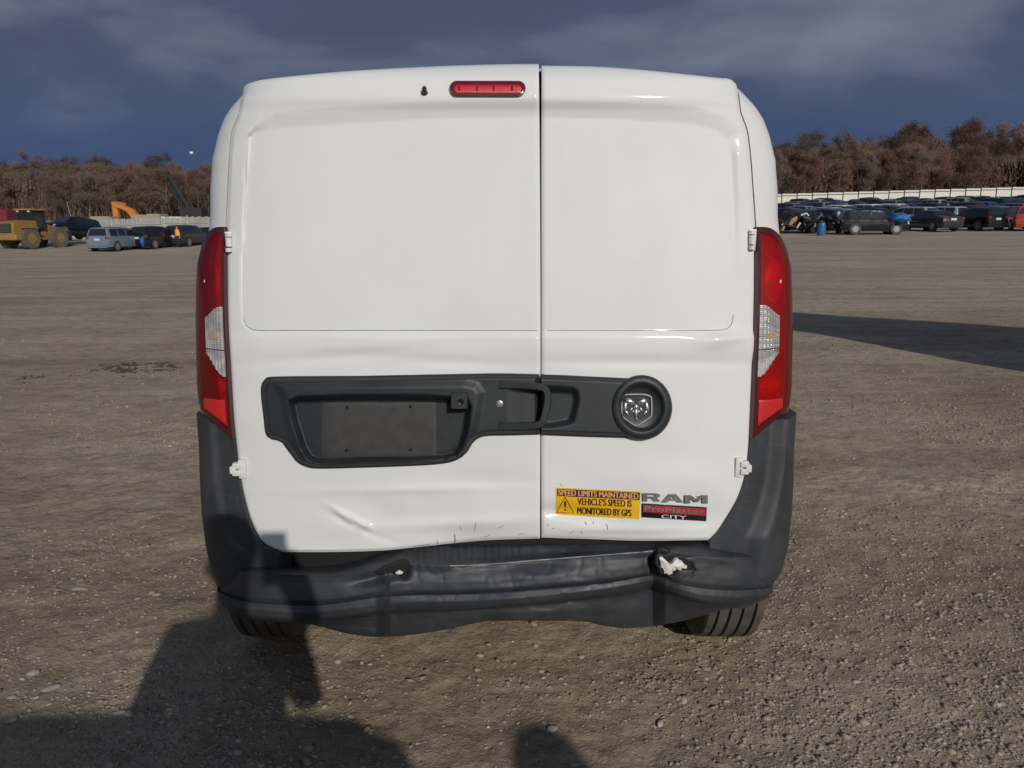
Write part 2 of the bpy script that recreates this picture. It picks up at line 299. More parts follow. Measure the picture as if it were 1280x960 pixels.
def ground_material():
    m = bpy.data.materials.new('dirt_and_gravel'); m.use_nodes = True; t = m.node_tree; b = t.nodes['Principled BSDF']
    L = t.links.new; N = t.nodes.new
    g = N('ShaderNodeNewGeometry')
    def noise(s, d=5, r=0.6, v=None):
        n = N('ShaderNodeTexNoise'); n.inputs['Scale'].default_value = s; n.inputs['Detail'].default_value = d; n.inputs['Roughness'].default_value = r; L(v or g.outputs['Position'], n.inputs['Vector']); return n
    def ramp(src, stops):
        r = N('ShaderNodeValToRGB'); L(src, r.inputs[0]); r.color_ramp.elements[0].position, r.color_ramp.elements[0].color = stops[0][0], (*stops[0][1], 1)
        r.color_ramp.elements[1].position, r.color_ramp.elements[1].color = stops[-1][0], (*stops[-1][1], 1)
        for p, c in stops[1:-1]:
            e = r.color_ramp.elements.new(p); e.color = (*c, 1)
        return r
    def mix(f, a, b_, mode='MIX'):
        x = N('ShaderNodeMix'); x.data_type = 'RGBA'; x.blend_type = mode
        if isinstance(f, float): x.inputs[0].default_value = f
        else: L(f, x.inputs[0])
        L(a, x.inputs[6]); L(b_, x.inputs[7]); return x.outputs[2]
    big = ramp(noise(0.55, 5).outputs[0], [(0.33, (0.285, 0.215, 0.148)), (0.52, (0.395, 0.310, 0.219)), (0.70, (0.48, 0.392, 0.294))])
    mid = ramp(noise(5.5, 7, 0.68).outputs[0], [(0.3, (0.72, 0.71, 0.70)), (0.5, (1.0, 1.0, 1.0)), (0.72, (1.18, 1.17, 1.15))])
    col = mix(1.0, big.outputs[0], mid.outputs[0], 'MULTIPLY')
    fine = ramp(noise(48, 4, 0.7).outputs[0], [(0.32, (0.62, 0.6, 0.58)), (0.5, (1, 1, 1)), (0.7, (1.2, 1.19, 1.18))])
    col = mix(0.75, col, fine.outputs[0], 'MULTIPLY')
    # pale and dark grit grains
    vo = N('ShaderNodeTexVoronoi'); vo.inputs['Scale'].default_value = 85; L(g.outputs['Position'], vo.inputs['Vector'])
    gr = N('ShaderNodeMapRange'); L(vo.outputs['Distance'], gr.inputs[0]); gr.inputs[1].default_value = 0.18; gr.inputs[2].default_value = 0.34; gr.inputs[3].default_value = 1; gr.inputs[4].default_value = 0
    pm = N('ShaderNodeMapRange'); L(noise(2.2, 4).outputs[0], pm.inputs[0]); pm.inputs[1].default_value = 0.42; pm.inputs[2].default_value = 0.62
    gm_ = N('ShaderNodeMath'); gm_.operation = 'MULTIPLY'; L(gr.outputs[0], gm_.inputs[0]); L(pm.outputs[0], gm_.inputs[1])
    hs = N('ShaderNodeHueSaturation'); hs.inputs['Saturation'].default_value = 0.0; L(vo.outputs['Color'], hs.inputs['Color'])
    gc = ramp(hs.outputs[0], [(0.2, (0.19, 0.155, 0.12)), (0.6, (0.35, 0.29, 0.225)), (0.95, (0.45, 0.39, 0.32))])
    col = mix(gm_.outputs[0], col, gc.outputs[0])
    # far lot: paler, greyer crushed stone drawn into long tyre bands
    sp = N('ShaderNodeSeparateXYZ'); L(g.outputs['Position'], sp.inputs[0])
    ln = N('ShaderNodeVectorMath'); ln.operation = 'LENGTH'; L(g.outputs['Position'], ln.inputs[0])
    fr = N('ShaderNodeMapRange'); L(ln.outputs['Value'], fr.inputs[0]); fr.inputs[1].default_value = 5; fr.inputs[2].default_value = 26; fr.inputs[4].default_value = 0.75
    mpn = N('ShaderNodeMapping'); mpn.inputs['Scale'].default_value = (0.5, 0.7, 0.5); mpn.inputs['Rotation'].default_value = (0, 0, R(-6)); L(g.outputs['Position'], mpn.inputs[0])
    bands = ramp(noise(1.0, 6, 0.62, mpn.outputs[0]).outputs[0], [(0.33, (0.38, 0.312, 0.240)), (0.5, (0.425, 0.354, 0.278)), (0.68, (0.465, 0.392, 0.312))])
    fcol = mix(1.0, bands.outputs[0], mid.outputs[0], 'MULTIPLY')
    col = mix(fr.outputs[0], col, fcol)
    for rz_, sx_ in ((38, 1.5), (-62, 1.1)):      # worn tracks of compacted and loosened dirt
        mt_ = N('ShaderNodeMapping'); mt_.inputs['Scale'].default_value = (0.05, sx_, 0.3); mt_.inputs['Rotation'].default_value = (0, 0, R(rz_)); L(g.outputs['Position'], mt_.inputs[0])
        tr_ = ramp(noise(1.0, 4, 0.55, mt_.outputs[0]).outputs[0], [(0.34, (0.80, 0.79, 0.78)), (0.5, (1, 1, 1)), (0.66, (1.12, 1.12, 1.12))])
        col = mix(0.7, col, tr_.outputs[0], 'MULTIPLY')
    L(col, b.inputs['Base Color']); b.inputs['Roughness'].default_value = 0.95; b.inputs['Specular IOR Level'].default_value = 0.15
    h1 = noise(70, 6, 0.7); h2 = N('ShaderNodeMath'); h2.operation = 'MULTIPLY_ADD'; L(gm_.outputs[0], h2.inputs[0]); h2.inputs[1].default_value = 0.7; L(h1.outputs[0], h2.inputs[2])
    bp = N('ShaderNodeBump'); bp.inputs['Strength'].default_value = 0.75; bp.inputs['Distance'].default_value = 0.008; L(h2.outputs[0], bp.inputs['Height'])
    h3 = noise(7, 6, 0.6); bp2 = N('ShaderNodeBump'); bp2.inputs['Strength'].default_value = 0.5; bp2.inputs['Distance'].default_value = 0.05; L(h3.outputs[0], bp2.inputs['Height']); L(bp.outputs[0], bp2.inputs['Normal'])
    L(bp2.outputs[0], b.inputs['Normal'])
    return m
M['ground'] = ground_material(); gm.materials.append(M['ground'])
ground = bpy.data.objects.new('ground', gm); link(ground); tag(ground, kind='structure', label='brown dirt and gravel ground of the vehicle lot')

# ------------------------------------------------------------------ the van: surface functions
VX = -0.05
_y0 = [(0.2, 1.99), (0.45, 1.962), (0.6, 1.966), (0.75, 1.974), (0.9, 1.983), (1.0, 1.992), (1.2, 2.008), (1.4, 2.024), (1.6, 2.040), (1.74, 2.050), (1.81, 2.075), (1.84, 2.11), (1.88, 2.18), (2.1, 2.4)]
_zt = np.linspace(0.1, 2.1, 401); _yt = np.interp(_zt, *zip(*_y0)); _k = np.exp(-(np.arange(-14, 15) / 6.0) ** 2); _k /= _k.sum()
_yt = np.convolve(np.pad(_yt, 14, mode='edge'), _k, 'valid')
def Y0(z): return np.interp(z, _zt, _yt)
NB, BC = 4.0, 0.30
# half widths of the silhouette read from the photo: (row, half width in pixels)
_sil = [(745, 338), (715, 350), (680, 358), (640, 363), (600, 365), (560, 366), (480, 371), (400, 372.5), (330, 371), (290, 365), (270, 361.5), (240, 358), (200, 352), (170, 345), (150, 337.5), (135, 328), (122, 316), (114, 308)]
_W = []
_th = np.linspace(0.3, math.pi / 2, 90)
for py_, hp in _sil:
    z, W_ = 1.2, 0.88
    off_ = float(np.interp(py_, [200, 240, 270, 290], [0, .006, .013, .016]))
    for _ in range(30):
        y0_ = float(np.interp(z, _zt, _yt))
        X_ = (W_ + off_) * np.sin(_th) ** (2 / NB); Y_ = y0_ - off_ + (BC + off_) * (1 - np.cos(_th) ** (2 / NB))
        k_ = int(np.argmax(X_ / Y_)); z = float(at(CX + hp, py_, float(Y_[k_]))[2])
        dep = Y_[k_] * math.cos(PITCH) + (CAMH - z) * math.sin(PITCH)
        W_ += 0.7 * (hp - F * X_[k_] / dep) * dep / F
    _W.append((z, W_))
_W.sort(); _W = [(0.2, _W[0][1])] + _W + [(2.2, _W[-1][1])]
def Wd(z): return np.interp(z, *zip(*_W))
def S(x, z):
    W = np.maximum(Wd(z), 0.70); u = np.clip(np.abs(np.asarray(x, float) - VX) / W, 0, 0.9995)
    return Y0(z) + BC * (1 - (1 - u ** NB) ** (1 / NB))
def drape(px, py, off=0.0):
    """the point of the van's rear skin seen at a photo position, lifted off metres towards the camera"""
    rx, ry, rz = ray(px, py); y = np.full(np.shape(rx + 0.0), 2.05)
    for _ in range(25):
        t = y / ry; x = rx * t; z = CAMH + rz * t
        y = 0.5 * y + 0.5 * (S(x, z) - off)
    t = y / ry
    return np.stack([rx * t, y, CAMH + rz * t], -1)
def patch(name, px, py, h, mt, parent, skirt=0.03, sharp=None):
    """grid of photo positions laid on the skin at height h, with a rim folded inwards"""
    P = drape(px, py, h); nr, nc = px.shape; V = P.reshape(-1, 3); f = [q[::-1] for q in grid_faces(nr, nc)]
    f = [q[::-1] for q in f]
    V = [tuple(v) for v in V]
    if skirt:
        ring = [j for j in range(nc)] + [i * nc + nc - 1 for i in range(1, nr)] + [(nr - 1) * nc + j for j in range(nc - 2, -1, -1)] + [i * nc for i in range(nr - 2, 0, -1)]
        b0 = len(V)
        for k in ring: V.append((V[k][0], V[k][1] + skirt, V[k][2]))
        n = len(ring)
        for k in range(n): f.append((ring[(k + 1) % n], ring[k], b0 + k, b0 + (k + 1) % n))
    o = mesh_obj(name, V, f, mt, parent, True, sharp or 38)
    return o
def disc(name, cx, cy, rx, ry, prof, mt, parent, n=64, sharp=40):
    """round boss on the skin: prof = (radius fraction, height in metres)"""
    V, f = [], []
    a = np.linspace(0, 2 * np.pi, n, endpoint=False)
    for (r, h) in prof:
        V += list(map(tuple, drape(cx + rx * r * np.cos(a), cy + ry * r * np.sin(a), h)))
    f = [q for q in grid_faces(len(prof), n, True)]
    c = len(V); V.append(tuple(drape(np.array(cx), np.array(cy), prof[-1][1])))
    k = (len(prof) - 1) * n
    for j in range(n): f.append((k + j, k + (j + 1) % n, c))
    o = mesh_obj(name, V, f, mt, parent, True, sharp)
    return o
def text_mesh(s, bold=0.0):
    cu = bpy.data.curves.new('lettering', 'FONT'); cu.body = s; cu.offset = bold; cu.resolution_u = 4; cu.fill_mode = 'FRONT'
    o = bpy.data.objects.new('lettering', cu); C.objects.link(o)
    dg = bpy.context.evaluated_depsgraph_get(); dg.update(); me = bpy.data.meshes.new_from_object(o.evaluated_get(dg))
    bpy.data.objects.remove(o); bpy.data.curves.remove(cu)
    return me
def lettering(name, s, x0, y0, x1, y1, off, mt, parent, bold=0.0, skew=(0, 0), thick=0.0):
    """a line of writing stretched to the photo box (x0,y0)-(x1,y1), laid on the skin; skew = pixels dropped at the right end"""
    me = text_mesh(s, 0.0); n = len(me.vertices); co = np.zeros(n * 3); me.vertices.foreach_get('co', co); co = co.reshape(-1, 3)
    lo, hi = co.min(0), co.max(0); u = (co[:, 0] - lo[0]) / (hi[0] - lo[0]); v = (co[:, 1] - lo[1]) / (hi[1] - lo[1])
    f = [tuple(p.vertices) for p in me.polygons]; f0 = list(f)
    P = drape(x0 + (x1 - x0) * u, y1 + (y0 - y1) * v + skew[0] * u, off)
    V = [tuple(q) for q in P]
    if bold:
        for k, sh in enumerate((-bold, bold)):
            b0 = len(V); V += [tuple(q) for q in drape(x0 + (x1 - x0) * u + sh, y1 + (y0 - y1) * v + skew[0] * u, off + 0.00012 * (k + 1))]; f = f + [tuple(i + b0 for i in q) for q in f0]
    if thick:
        b0 = len(V); V += [(q[0], q[1] + thick, q[2]) for q in P]
        ec = {}
        for q in f:
            for i in range(len(q)):
                a, b = q[i], q[(i + 1) % len(q)]; k = (min(a, b), max(a, b)); ec.setdefault(k, []).append((a, b))
        for k, l in ec.items():
            if len(l) == 1: a, b = l[0]; f.append((b, a, a + b0, b + b0))
    bpy.data.meshes.remove(me)
    return mesh_obj(name, V, f, mt, parent, False)

van = empty('cargo_van', (VX, 2.6, 0))
tag(van, 'white cargo van seen from behind with a crushed dark grey rear bumper', 'van')
# parts are built in world coordinates; their origin is carried over by the parent inverse
VINV = Matrix.Translation((-VX, -2.6, 0))
def own(o, parent=None):
    o.parent = parent or van
    o.matrix_parent_inverse = VINV if parent is None else Matrix.Identity(4)
    return o
class _P:      # tiny holder so patch()/disc() can link first and be parented after
    pass
def vpatch(*a, parent=None, **k): return own(patch(*a, None, **k), parent)
def vdisc(*a, parent=None, **k): return own(disc(*a, None, **k), parent)
def vlet(*a, parent=None, **k): return own(lettering(*a, None, **k), parent)

# door edges in photo positions
LDE = [(304, 110), (302, 122), (300, 138), (296, 150), (290, 166), (287, 200), (285, 240), (283, 284), (283, 330), (284, 400), (288, 470), (291, 520), (295, 560), (300, 600), (308, 636), (318, 664), (330, 681), (350, 690)]
LDT = [(304, 110), (312, 104), (340, 98), (420, 90), (500, 85), (580, 81.5), (650, 80), (673.4, 80)]
LDB = [(350, 690), (420, 690), (480, 688), (520, 684), (600, 676), (675, 673)]
LDR = [(673.4, 80), (674.8, 200), (675.6, 400), (675.3, 550), (675, 673)]
RDL = [(677.2, 82), (676.8, 200), (677, 400), (676.5, 550), (677, 672)]
RDT = [(677.2, 82), (740, 83), (800, 87), (850, 92), (895, 97), (912, 99), (920, 105)]
RDE = [(920, 105), (922, 114), (925, 138), (929, 150), (934, 166), (938, 200), (941, 240), (944, 284), (945, 330), (944, 400), (941, 480), (938, 545), (934, 585), (926, 615), (914, 640), (900, 662), (888, 675)]
RDB = [(677, 672), (740, 674), (800, 676), (888, 675)]
LPAN = [(312, 172), (320, 166), (345, 161), (420, 156), (500, 151), (580, 148), (700, 146), (700, 413), (318, 413), (309, 409), (304, 399), (304, 330), (307, 240)]
RPAN = [(650, 146), (680, 147), (760, 149), (840, 153), (872, 157), (894, 163), (908, 175), (913, 192), (916, 260), (917, 340), (917, 395), (914, 406), (906, 413), (650, 413)]
POCK = [(362, 502), (372, 497), (430, 495), (520, 495), (560, 497), (584, 500), (588, 510), (584, 540), (578, 560), (570, 570), (556, 574), (470, 577), (398, 578), (386, 574), (377, 560), (366, 525)]
SCOOP = [(628, 486), (640, 484), (673, 487), (700, 487), (700, 536), (640, 536), (630, 534)]
SC2 = [(660, 483), (680, 482), (700, 483), (716, 484), (723, 488), (725, 500), (722, 515), (718, 528), (712, 532), (690, 536), (660, 536)]
def gauss(px, py, x, y, rx, ry, a=0.0):
    c, s = math.cos(a), math.sin(a); u = (px - x) * c + (py - y) * s; v = -(px - x) * s + (py - y) * c
    return np.exp(-(u / rx) ** 2 - (v / ry) ** 2)
def door_height(px, py, pan, outline, right):
    d = sdf(px, py, pan)
    fall = 1 - 0.75 * ss(160, 413, py)
    # width of the slope from the header down to the recessed panel: wide on top, narrow at the side
    topness = ss(210, 165, py)
    if right: wid = 3 + 19 * topness; wid = np.where(px > 880, np.maximum(wid, 10), wid)
    else: wid = 3 + 19 * topness * ss(304, 345, px)
    tt = np.clip((d + wid) / wid, 0, 1); rec = 0.012 * fall * (0.7 * tt + 0.3 * tt * tt * (3 - 2 * tt))
    h = -rec
    h += 0.010 * ss(80, 100, py) * ss(140, 118, py)                       # header bulge
    # shoulder under the panel and soft buckling from the crash
    h += 0.009 * ss(413, 424, py) * ss(460, 432, py) * (0.35 + 0.65 * ss(300, 345, px) * (0.5 + 0.5 * np.sin(px / 37.0 + 1)) if not right else 0.55 + 0.45 * ss(840, 910, px))
    n = vnoise(px / 90.0, py / 60.0, 21); n2 = vnoise(px / 38.0, py / 26.0, 22)
    h += (0.006 * n + 0.0035 * n2) * ss(415, 470, py) * (0.4 + 0.6 * ss(560, 640, py))
    h += 0.0035 * vnoise(px / 130.0, py / 100.0, 23) * ss(170, 220, py)
    if not right:
        h += 0.009 * gauss(px, py, 445, 652, 28, 4.5, R(30)) + 0.005 * gauss(px, py, 455, 658, 9, 4, R(-10)) - 0.007 * gauss(px, py, 452, 660, 34, 5, R(24)) + 0.004 * gauss(px, py, 432, 648, 20, 3, R(40)) - 0.006 * gauss(px, py, 470, 640, 70, 26, R(15))
        h += -0.006 * gauss(px, py, 600, 600, 80, 14, R(3)) + 0.006 * gauss(px, py, 560, 655, 90, 8, R(-3))
        h += -0.018 * ss(650, 690, py) * ss(500, 600, px)
        h += 0.004 * gauss(px, py, 520, 612, 120, 5, R(-1)) - 0.005 * gauss(px, py, 430, 445, 90, 8, R(-4)) - 0.004 * gauss(px, py, 560, 452, 70, 7, R(3))
    else:
        h += -0.016 * gauss(px, py, 720, 642, 60, 9, R(4)) + 0.007 * gauss(px, py, 830, 600, 70, 22, R(0))
        h += -0.012 * ss(640, 676, py) * ss(840, 740, px) + 0.005 * gauss(px, py, 760, 662, 90, 5, R(0))
        h += -0.006 * gauss(px, py, 870, 650, 30, 14, R(-20)) + 0.010 * gauss(px, py, 905, 424, 30, 9, R(-10)) - 0.004 * gauss(px, py, 800, 452, 110, 7, 0)
    if right: h = h - 0.055 * ss(0, 5, sdf(px, py, SC2))
    else: h = h - 0.055 * ss(-1, 4, sdf(px, py, POCK)) - 0.045 * ss(0, 6, sdf(px, py, SCOOP)) * ss(632, 655, px)
    de = dist_poly(px, py, outline)
    h += -0.006 * (1 - ss(0, 3.2, de))
    return h
def build_door(top, bot, left, right, pan, isright, nu):
    px, py = coons(top, bot, left, right, nu, 300)
    ol = list(map(tuple, resample(top, 30))) + list(map(tuple, resample(right, 50)))[1:] + list(map(tuple, resample(bot, 30)[::-1]))[1:] + list(map(tuple, resample(left, 60)[::-1]))[1:-1]
    return vpatch('rear_door', px, py, door_height(px, py, pan, ol, isright), M['white'], skirt=0.022)
door_l = build_door(LDT, LDB, LDE, LDR, LPAN, False, 190); door_l['label'] = 'wider left rear door with the plate recess'
door_r = build_door(RDT, RDB, RDL, RDE, RPAN, True, 130); door_r['label'] = 'narrower right rear door with the emblem'

# dark jamb behind the doors
px, py = np.meshgrid(np.linspace(278, 950, 60), np.linspace(86, 720, 60))
xin = 40 * ss(190, 105, py); px = 614 + (px - 614) * (1 - xin / 330.0)
vpatch('door_jamb', px, np.maximum(py, 84 + 28 * ((px - 640) / 320) ** 2 + 6), -0.05 + 0 * px, M['black'], skirt=0)

# ------------------------------------------------------------------ body shell from the door seam round the corners
def edge_z(edge):        # seam position x as a function of z, on the skin
    e = resample(edge, 160); P = drape(e[:, 0], e[:, 1], 0.0); o = np.argsort(P[:, 2]); return P[o, 2], P[o, 0]
EZL = edge_z(LDE); EZR = edge_z(RDE)
def theta_of(xo, W): return np.arcsin(np.clip(np.abs(xo - VX) / W, 0, 1) ** (NB / 2))
def corner(side, th, z, off=0.0, wadd=0.0):
    """point of the corner skin at plan angle th (0 = rear face, pi/2 = side)"""
    W = np.maximum(Wd(z), 0.70) if off == 0 else Wd(z); W = W + wadd
    x = VX + side * (W + off) * np.sin(th) ** (2 / NB); y = Y0(z) - off + (BC + off) * (1 - np.cos(th) ** (2 / NB))
    return x, y, z
zrow = np.concatenate([np.linspace(0.855, 1.5, 70), np.linspace(1.51, 1.79, 50)])
yfront = np.interp(zrow, [0.6, 0.8, 0.98, 1.08, 1.2, 1.79], [6.5, 6.6, 6.45, 5.9, 5.6, 5.0])
def shell_side(side, EZ):
    V = []; nth = 40; fw = [0.06, 0.2, 0.5, 1.0]
    for z, yf in zip(zrow, yfront):
        xe = np.interp(z, EZ[0], EZ[1]) + side * (0.004 + 0.02 * float(ss(1.345, 1.325, z))); W = float(Wd(z)); t0 = float(theta_of(xe, W))
        th = np.linspace(t0, math.pi / 2, nth)
        x, y, _ = corner(side, th, z, 0.0)
        x = VX + side * W * np.sin(th) ** (2 / NB)
        # first point folds into the jamb
        V.append((x[0], y[0] + 0.03, z))
        V += [(a, b, z) for a, b in zip(x, y)]
        for k in fw: V.append((x[-1] - side * 0.10 * k ** 3, y[-1] + (yf - y[-1]) * k, z))
        V.append((VX, yf + 0.10, z))
    n = nth + 1 + len(fw) + 1; f = grid_faces(len(zrow), n)
    if side > 0: f = [q[::-1] for q in f]
    return V, f
Va, fa = shell_side(-1, EZL); Vb, fb = shell_side(1, EZR)
nb = len(Va); V = Va + Vb; f = [q[::-1] for q in fa] + [tuple(i + nb for i in q)[::-1] for q in fb]
# roof
ru = np.linspace(-1, 1, 41); ry = np.array([2.14, 2.2, 2.3, 2.6, 3.5, 4.4, 5.0, 5.06]); b0 = len(V); Wt = float(Wd(1.79))
for k, yy in enumerate(ry):
    for u in ru:
        z = 1.788 + 0.058 * (1 - abs(u) ** 2.6) + (0.0 if 0 < k < 7 else -0.02)
        V.append((VX + u * Wt * (1.0 if yy < 4.5 else 0.985), yy + 0.06 * abs(u) ** 6 if yy < 3 else yy, z))
f += [tuple(i + b0 for i in q) for q in grid_faces(len(ry), 41)]
own(mesh_obj('body', V, f, M['white'], None, True, 40))
bm = bmesh.new(); box(bm, (VX, 4.4, 0.42), (1.5, 4.0, 0.14)); box(bm, (VX, 4.1, 1.0), (1.30, 3.4, 1.2)); box(bm, (VX, 2.40, 0.55), (1.1, 0.5, 0.12)); tube(bm, (-0.70, 2.575, 0.32), (0.60, 2.575, 0.32), 0.045, n=10)
own(bm_obj('underbody', bm, M['under']))

# ------------------------------------------------------------------ tail lights on the corners
def zy(px, py, off=0.0):     # height of the skin at a photo position
    return drape(np.array(float(px)), np.array(float(py)), off)[2]
def corner_patch(name, side, EZ, ztop, zbot, off, mt, n_u=36, n_v=60, th1=None, x_in=0.0, u0=0.0, u1=1.0, back=0.03, hf=None):
    """patch between the door seam and the flank; ztop/zbot are heights over u (0 seam .. 1 flank)"""
    V = []; us = np.linspace(u0, u1, n_u)
    for v in np.linspace(0, 1, n_v):
        for u in us:
            z = float(zbot(u) + (ztop(u) - zbot(u)) * v)
            xe = np.interp(z, EZ[0], EZ[1]) + side * (0.0015 + x_in); W = float(Wd(z))
            a0 = float(theta_of(xe, W + off)); a1 = th1 or R(89.5); th = a0 + (a1 - a0) * u
            o = off + (hf(u, v) if hf else 0.0)
            V.append((VX + side * (W + o) * math.sin(th) ** (2 / NB), float(Y0(z)) - o + (BC + o) * (1 - math.cos(th) ** (2 / NB)), z))
    f = grid_faces(n_v, n_u)
    ring = list(range(n_u)) + [i * n_u + n_u - 1 for i in range(1, n_v)] + [(n_v - 1) * n_u + j for j in range(n_u - 2, -1, -1)] + [i * n_u for i in range(n_v - 2, 0, -1)]
    if back:
        b0 = len(V); c = Vector((VX, 3.2))
        for k in ring:
            x, y, z = V[k]; d = (c - Vector((x, y))).normalized(); V.append((x + d.x * back, y + d.y * back, z))
        n = len(ring)
        for k in range(n): f.append((ring[(k + 1) % n], ring[k], b0 + k, b0 + (k + 1) % n))
    if side < 0: f = [q[::-1] for q in f]
    return own(mesh_obj(name, V, f, mt, None, True, 40))
for side, EZ in ((-1, EZL), (1, EZR)):
    ex = 283 if side < 0 else 944
    zt = zy(ex, 284); zb = zy(291 if side < 0 else 938, 547)
    c1 = lambda u: zt - np.interp(u, [0, .1, .2, .35, .5, .7, 1], [0, 0, .004, .019, .044, .085, .11])
    c0 = lambda u: zb + np.interp(u, [0, .06, .15, .30, .45, .8, 1], [0, .014, .030, .048, .053, .046, .04])
    bul = lambda u, v: 0.008 * (1 - (2 * u - 1) ** 6) * (1 - (2 * v - 1) ** 10)
    t = corner_patch('tail_light', side, EZ, c1, c0, 0.004, M['housing'])
    t['label'] = 'tall red tail light on the %s corner of the van' % ('left' if side < 0 else 'right')
    def sub(nm, mt, u0, u1, za, zc, off, hf=None, nu=14, nv=26, back=0.012):
        o = corner_patch(nm, side, EZ, za, zc, off, mt, nu, nv, u0=u0, u1=u1, back=back, hf=hf); o.parent = t; o.matrix_parent_inverse = Matrix.Identity(4); return o
    sub('lens', M['red_tint'], 0.0, 1.0, c1, c0, 0.010, bul, 36, 60, 0.010)
    z1, z2 = zy(ex, 379 if side > 0 else 381), zy(289 if side < 0 else 941, 470)
    # clear reversing lens: fine ribs, two chambers
    zm = z2 + (z1 - z2) * 0.36
    rib = lambda u, v: 0.008 * (1 - (2 * u - 1) ** 6) + 0.0007 * math.sin(v * 150) + 0.0010 * math.sin(u * 190)
    rtop = lambda u: z1 - 0.004 - 0.030 * ss(0.04, 0.25, u)
    rbot = lambda u: z2 + 0.060 * ss(0.02, 0.25, u)
    sub('reversing_lens', M['clear_lens'], 0.02, 0.235, rtop, lambda u: zm + 0.003 + 0.012 * u, 0.0125, rib, 40, 90)
    sub('reversing_lens', M['clear_lens'], 0.02, 0.235, lambda u: zm + 0.012 * u, rbot, 0.0125, rib, 40, 60)
    zbulb = z2 + (z1 - z2) * 0.56
    sub('amber_bulb', M['amber'], 0.07, 0.19, lambda u: zbulb + 0.008 * math.sqrt(max(0, 1 - ((u - .13) / .06) ** 2)), lambda u: zbulb - 0.008 * math.sqrt(max(0, 1 - ((u - .13) / .06) ** 2)), 0.0140, lambda u, v: 0.008 * (1 - (2 * u - 1) ** 6))
    oval = lambda zc, uc, ru, rz, sg: (lambda u: zc + sg * rz * math.sqrt(max(0.0, 1 - ((u - uc) / ru) ** 2)))
    def dome(uc, ru, hh): return lambda u, v: hh * max(0.0, 1 - ((u - uc) / ru) ** 2 - (2 * v - 1) ** 2 * .9)
    zs = zy(283, 352); zs2 = zy(287, 484); zr1, zr0 = zy(288, 493), zb + 0.026
    sub('brake_lamp', M['bowl'], 0.08, 0.44, oval(zs, .26, .18, .060, 1), oval(zs, .26, .18, .060, -1), 0.005, dome(.26, .18, .013), 20, 26, 0.001)
    sub('fog_lamp', M['bowl'], 0.05, 0.37, oval(zs2, .21, .16, .022, 1), oval(zs2, .21, .16, .022, -1), 0.005, dome(.21, .16, .011), 20, 20, 0.001)
    sub('reflector', M['red_bright'], 0.04, 0.35, lambda u: zr1 - 0.006 - 0.05 * u ** 2, lambda u: min(zr1 - .012 - 0.05 * u ** 2, c0(u) + .021), 0.0105, bul)
    sub('lens_rim', M['red_dark'], 0.0, 0.82, lambda u: c1(u) + 0.001, lambda u: c1(u) - 0.014, 0.0115, lambda u, v: 0.008 * (1 - (2 * u - 1) ** 6) * v * 0.5 if u < 0 else 0.002)
    sub('lens_rim', M['red_dark'], 0.0, 0.82, lambda u: c0(u) + 0.016, lambda u: c0(u) - 0.001, 0.0115, lambda u, v: 0.002)
    sub('lens_rim', M['red_dark'], 0.0, 0.035, lambda u: c1(u), lambda u: c0(u), 0.0125, None, 4, 60)

# ------------------------------------------------------------------ rear bumper
bx = np.arange(262, 990, 2.0)
def crv(pts): p = np.array(pts, float); s = resample(p, 400); return np.interp(bx, s[:, 0], s[:, 1])
cJ = (1.6 * vnoise(bx / 7.0, bx * 0 + .3, 91) + 2.2 * vnoise(bx / 19.0, bx * 0 + .7, 92)) * ss(500, 540, bx) * ss(905, 880, bx)
cA = cJ + crv([(255, 694), (300, 698), (340, 703), (390, 707), (430, 703), (460, 695), (490, 685), (508, 679), (520, 677), (560, 679), (610, 679), (640, 679), (690, 679), (740, 679), (800, 678.5), (840, 676), (870, 674.5), (895, 677), (925, 684), (950, 690), (990, 692)])
cB = crv([(255, 708), (290, 713), (330, 716), (380, 719), (430, 718), (470, 712), (500, 706), (520, 706), (560, 707), (610, 705), (660, 701), (710, 697), (760, 693), (800, 690), (816, 688.5), (828, 688), (850, 693), (880, 696), (920, 697), (960, 697), (990, 700)])
cC = crv([(255, 728), (275, 738), (300, 748), (340, 752), (390, 754), (430, 750), (470, 744), (520, 741), (580, 740), (640, 737), (700, 732), (760, 726), (800, 719.5), (814, 718), (828, 721), (850, 728), (880, 733), (920, 735), (955, 733), (990, 728)])
cD = crv([(255, 742), (275, 756), (300, 769), (340, 774), (390, 776), (420, 773), (450, 769), (480, 765), (520, 763), (580, 761), (640, 757), (700, 751), (750, 745), (790, 738), (815, 731), (832, 738), (860, 748), (890, 754), (925, 756), (955, 750), (990, 741)])
cE = crv([(255, 745), (275, 759), (300, 772), (340, 777), (375, 779), (400, 783), (430, 791), (465, 796), (500, 795), (540, 790), (580, 782), (605, 777), (640, 776), (690, 776), (730, 777), (755, 782), (780, 785), (815, 783), (850, 777), (880, 769), (905, 762), (930, 758.5), (955, 752), (990, 743)])
bump_x = [(262, 0), (300, 0), (470, 0.0), (482, -0.026), (488, 0.026), (530, 0.022), (620, 0.010), (760, 0.022), (800, 0.045), (816, 0.065), (832, 0.030), (870, 0.0), (990, 0)]
fold = np.interp(bx, *zip(*bump_x))
top_in = np.interp(bx, [262, 430, 500, 520, 700, 816, 850, 990], [0, 0, 0.015, 0.03, 0.05, 0.045, 0.0, 0.0])
tear = np.exp(-((bx - 506) / 5.0) ** 2)
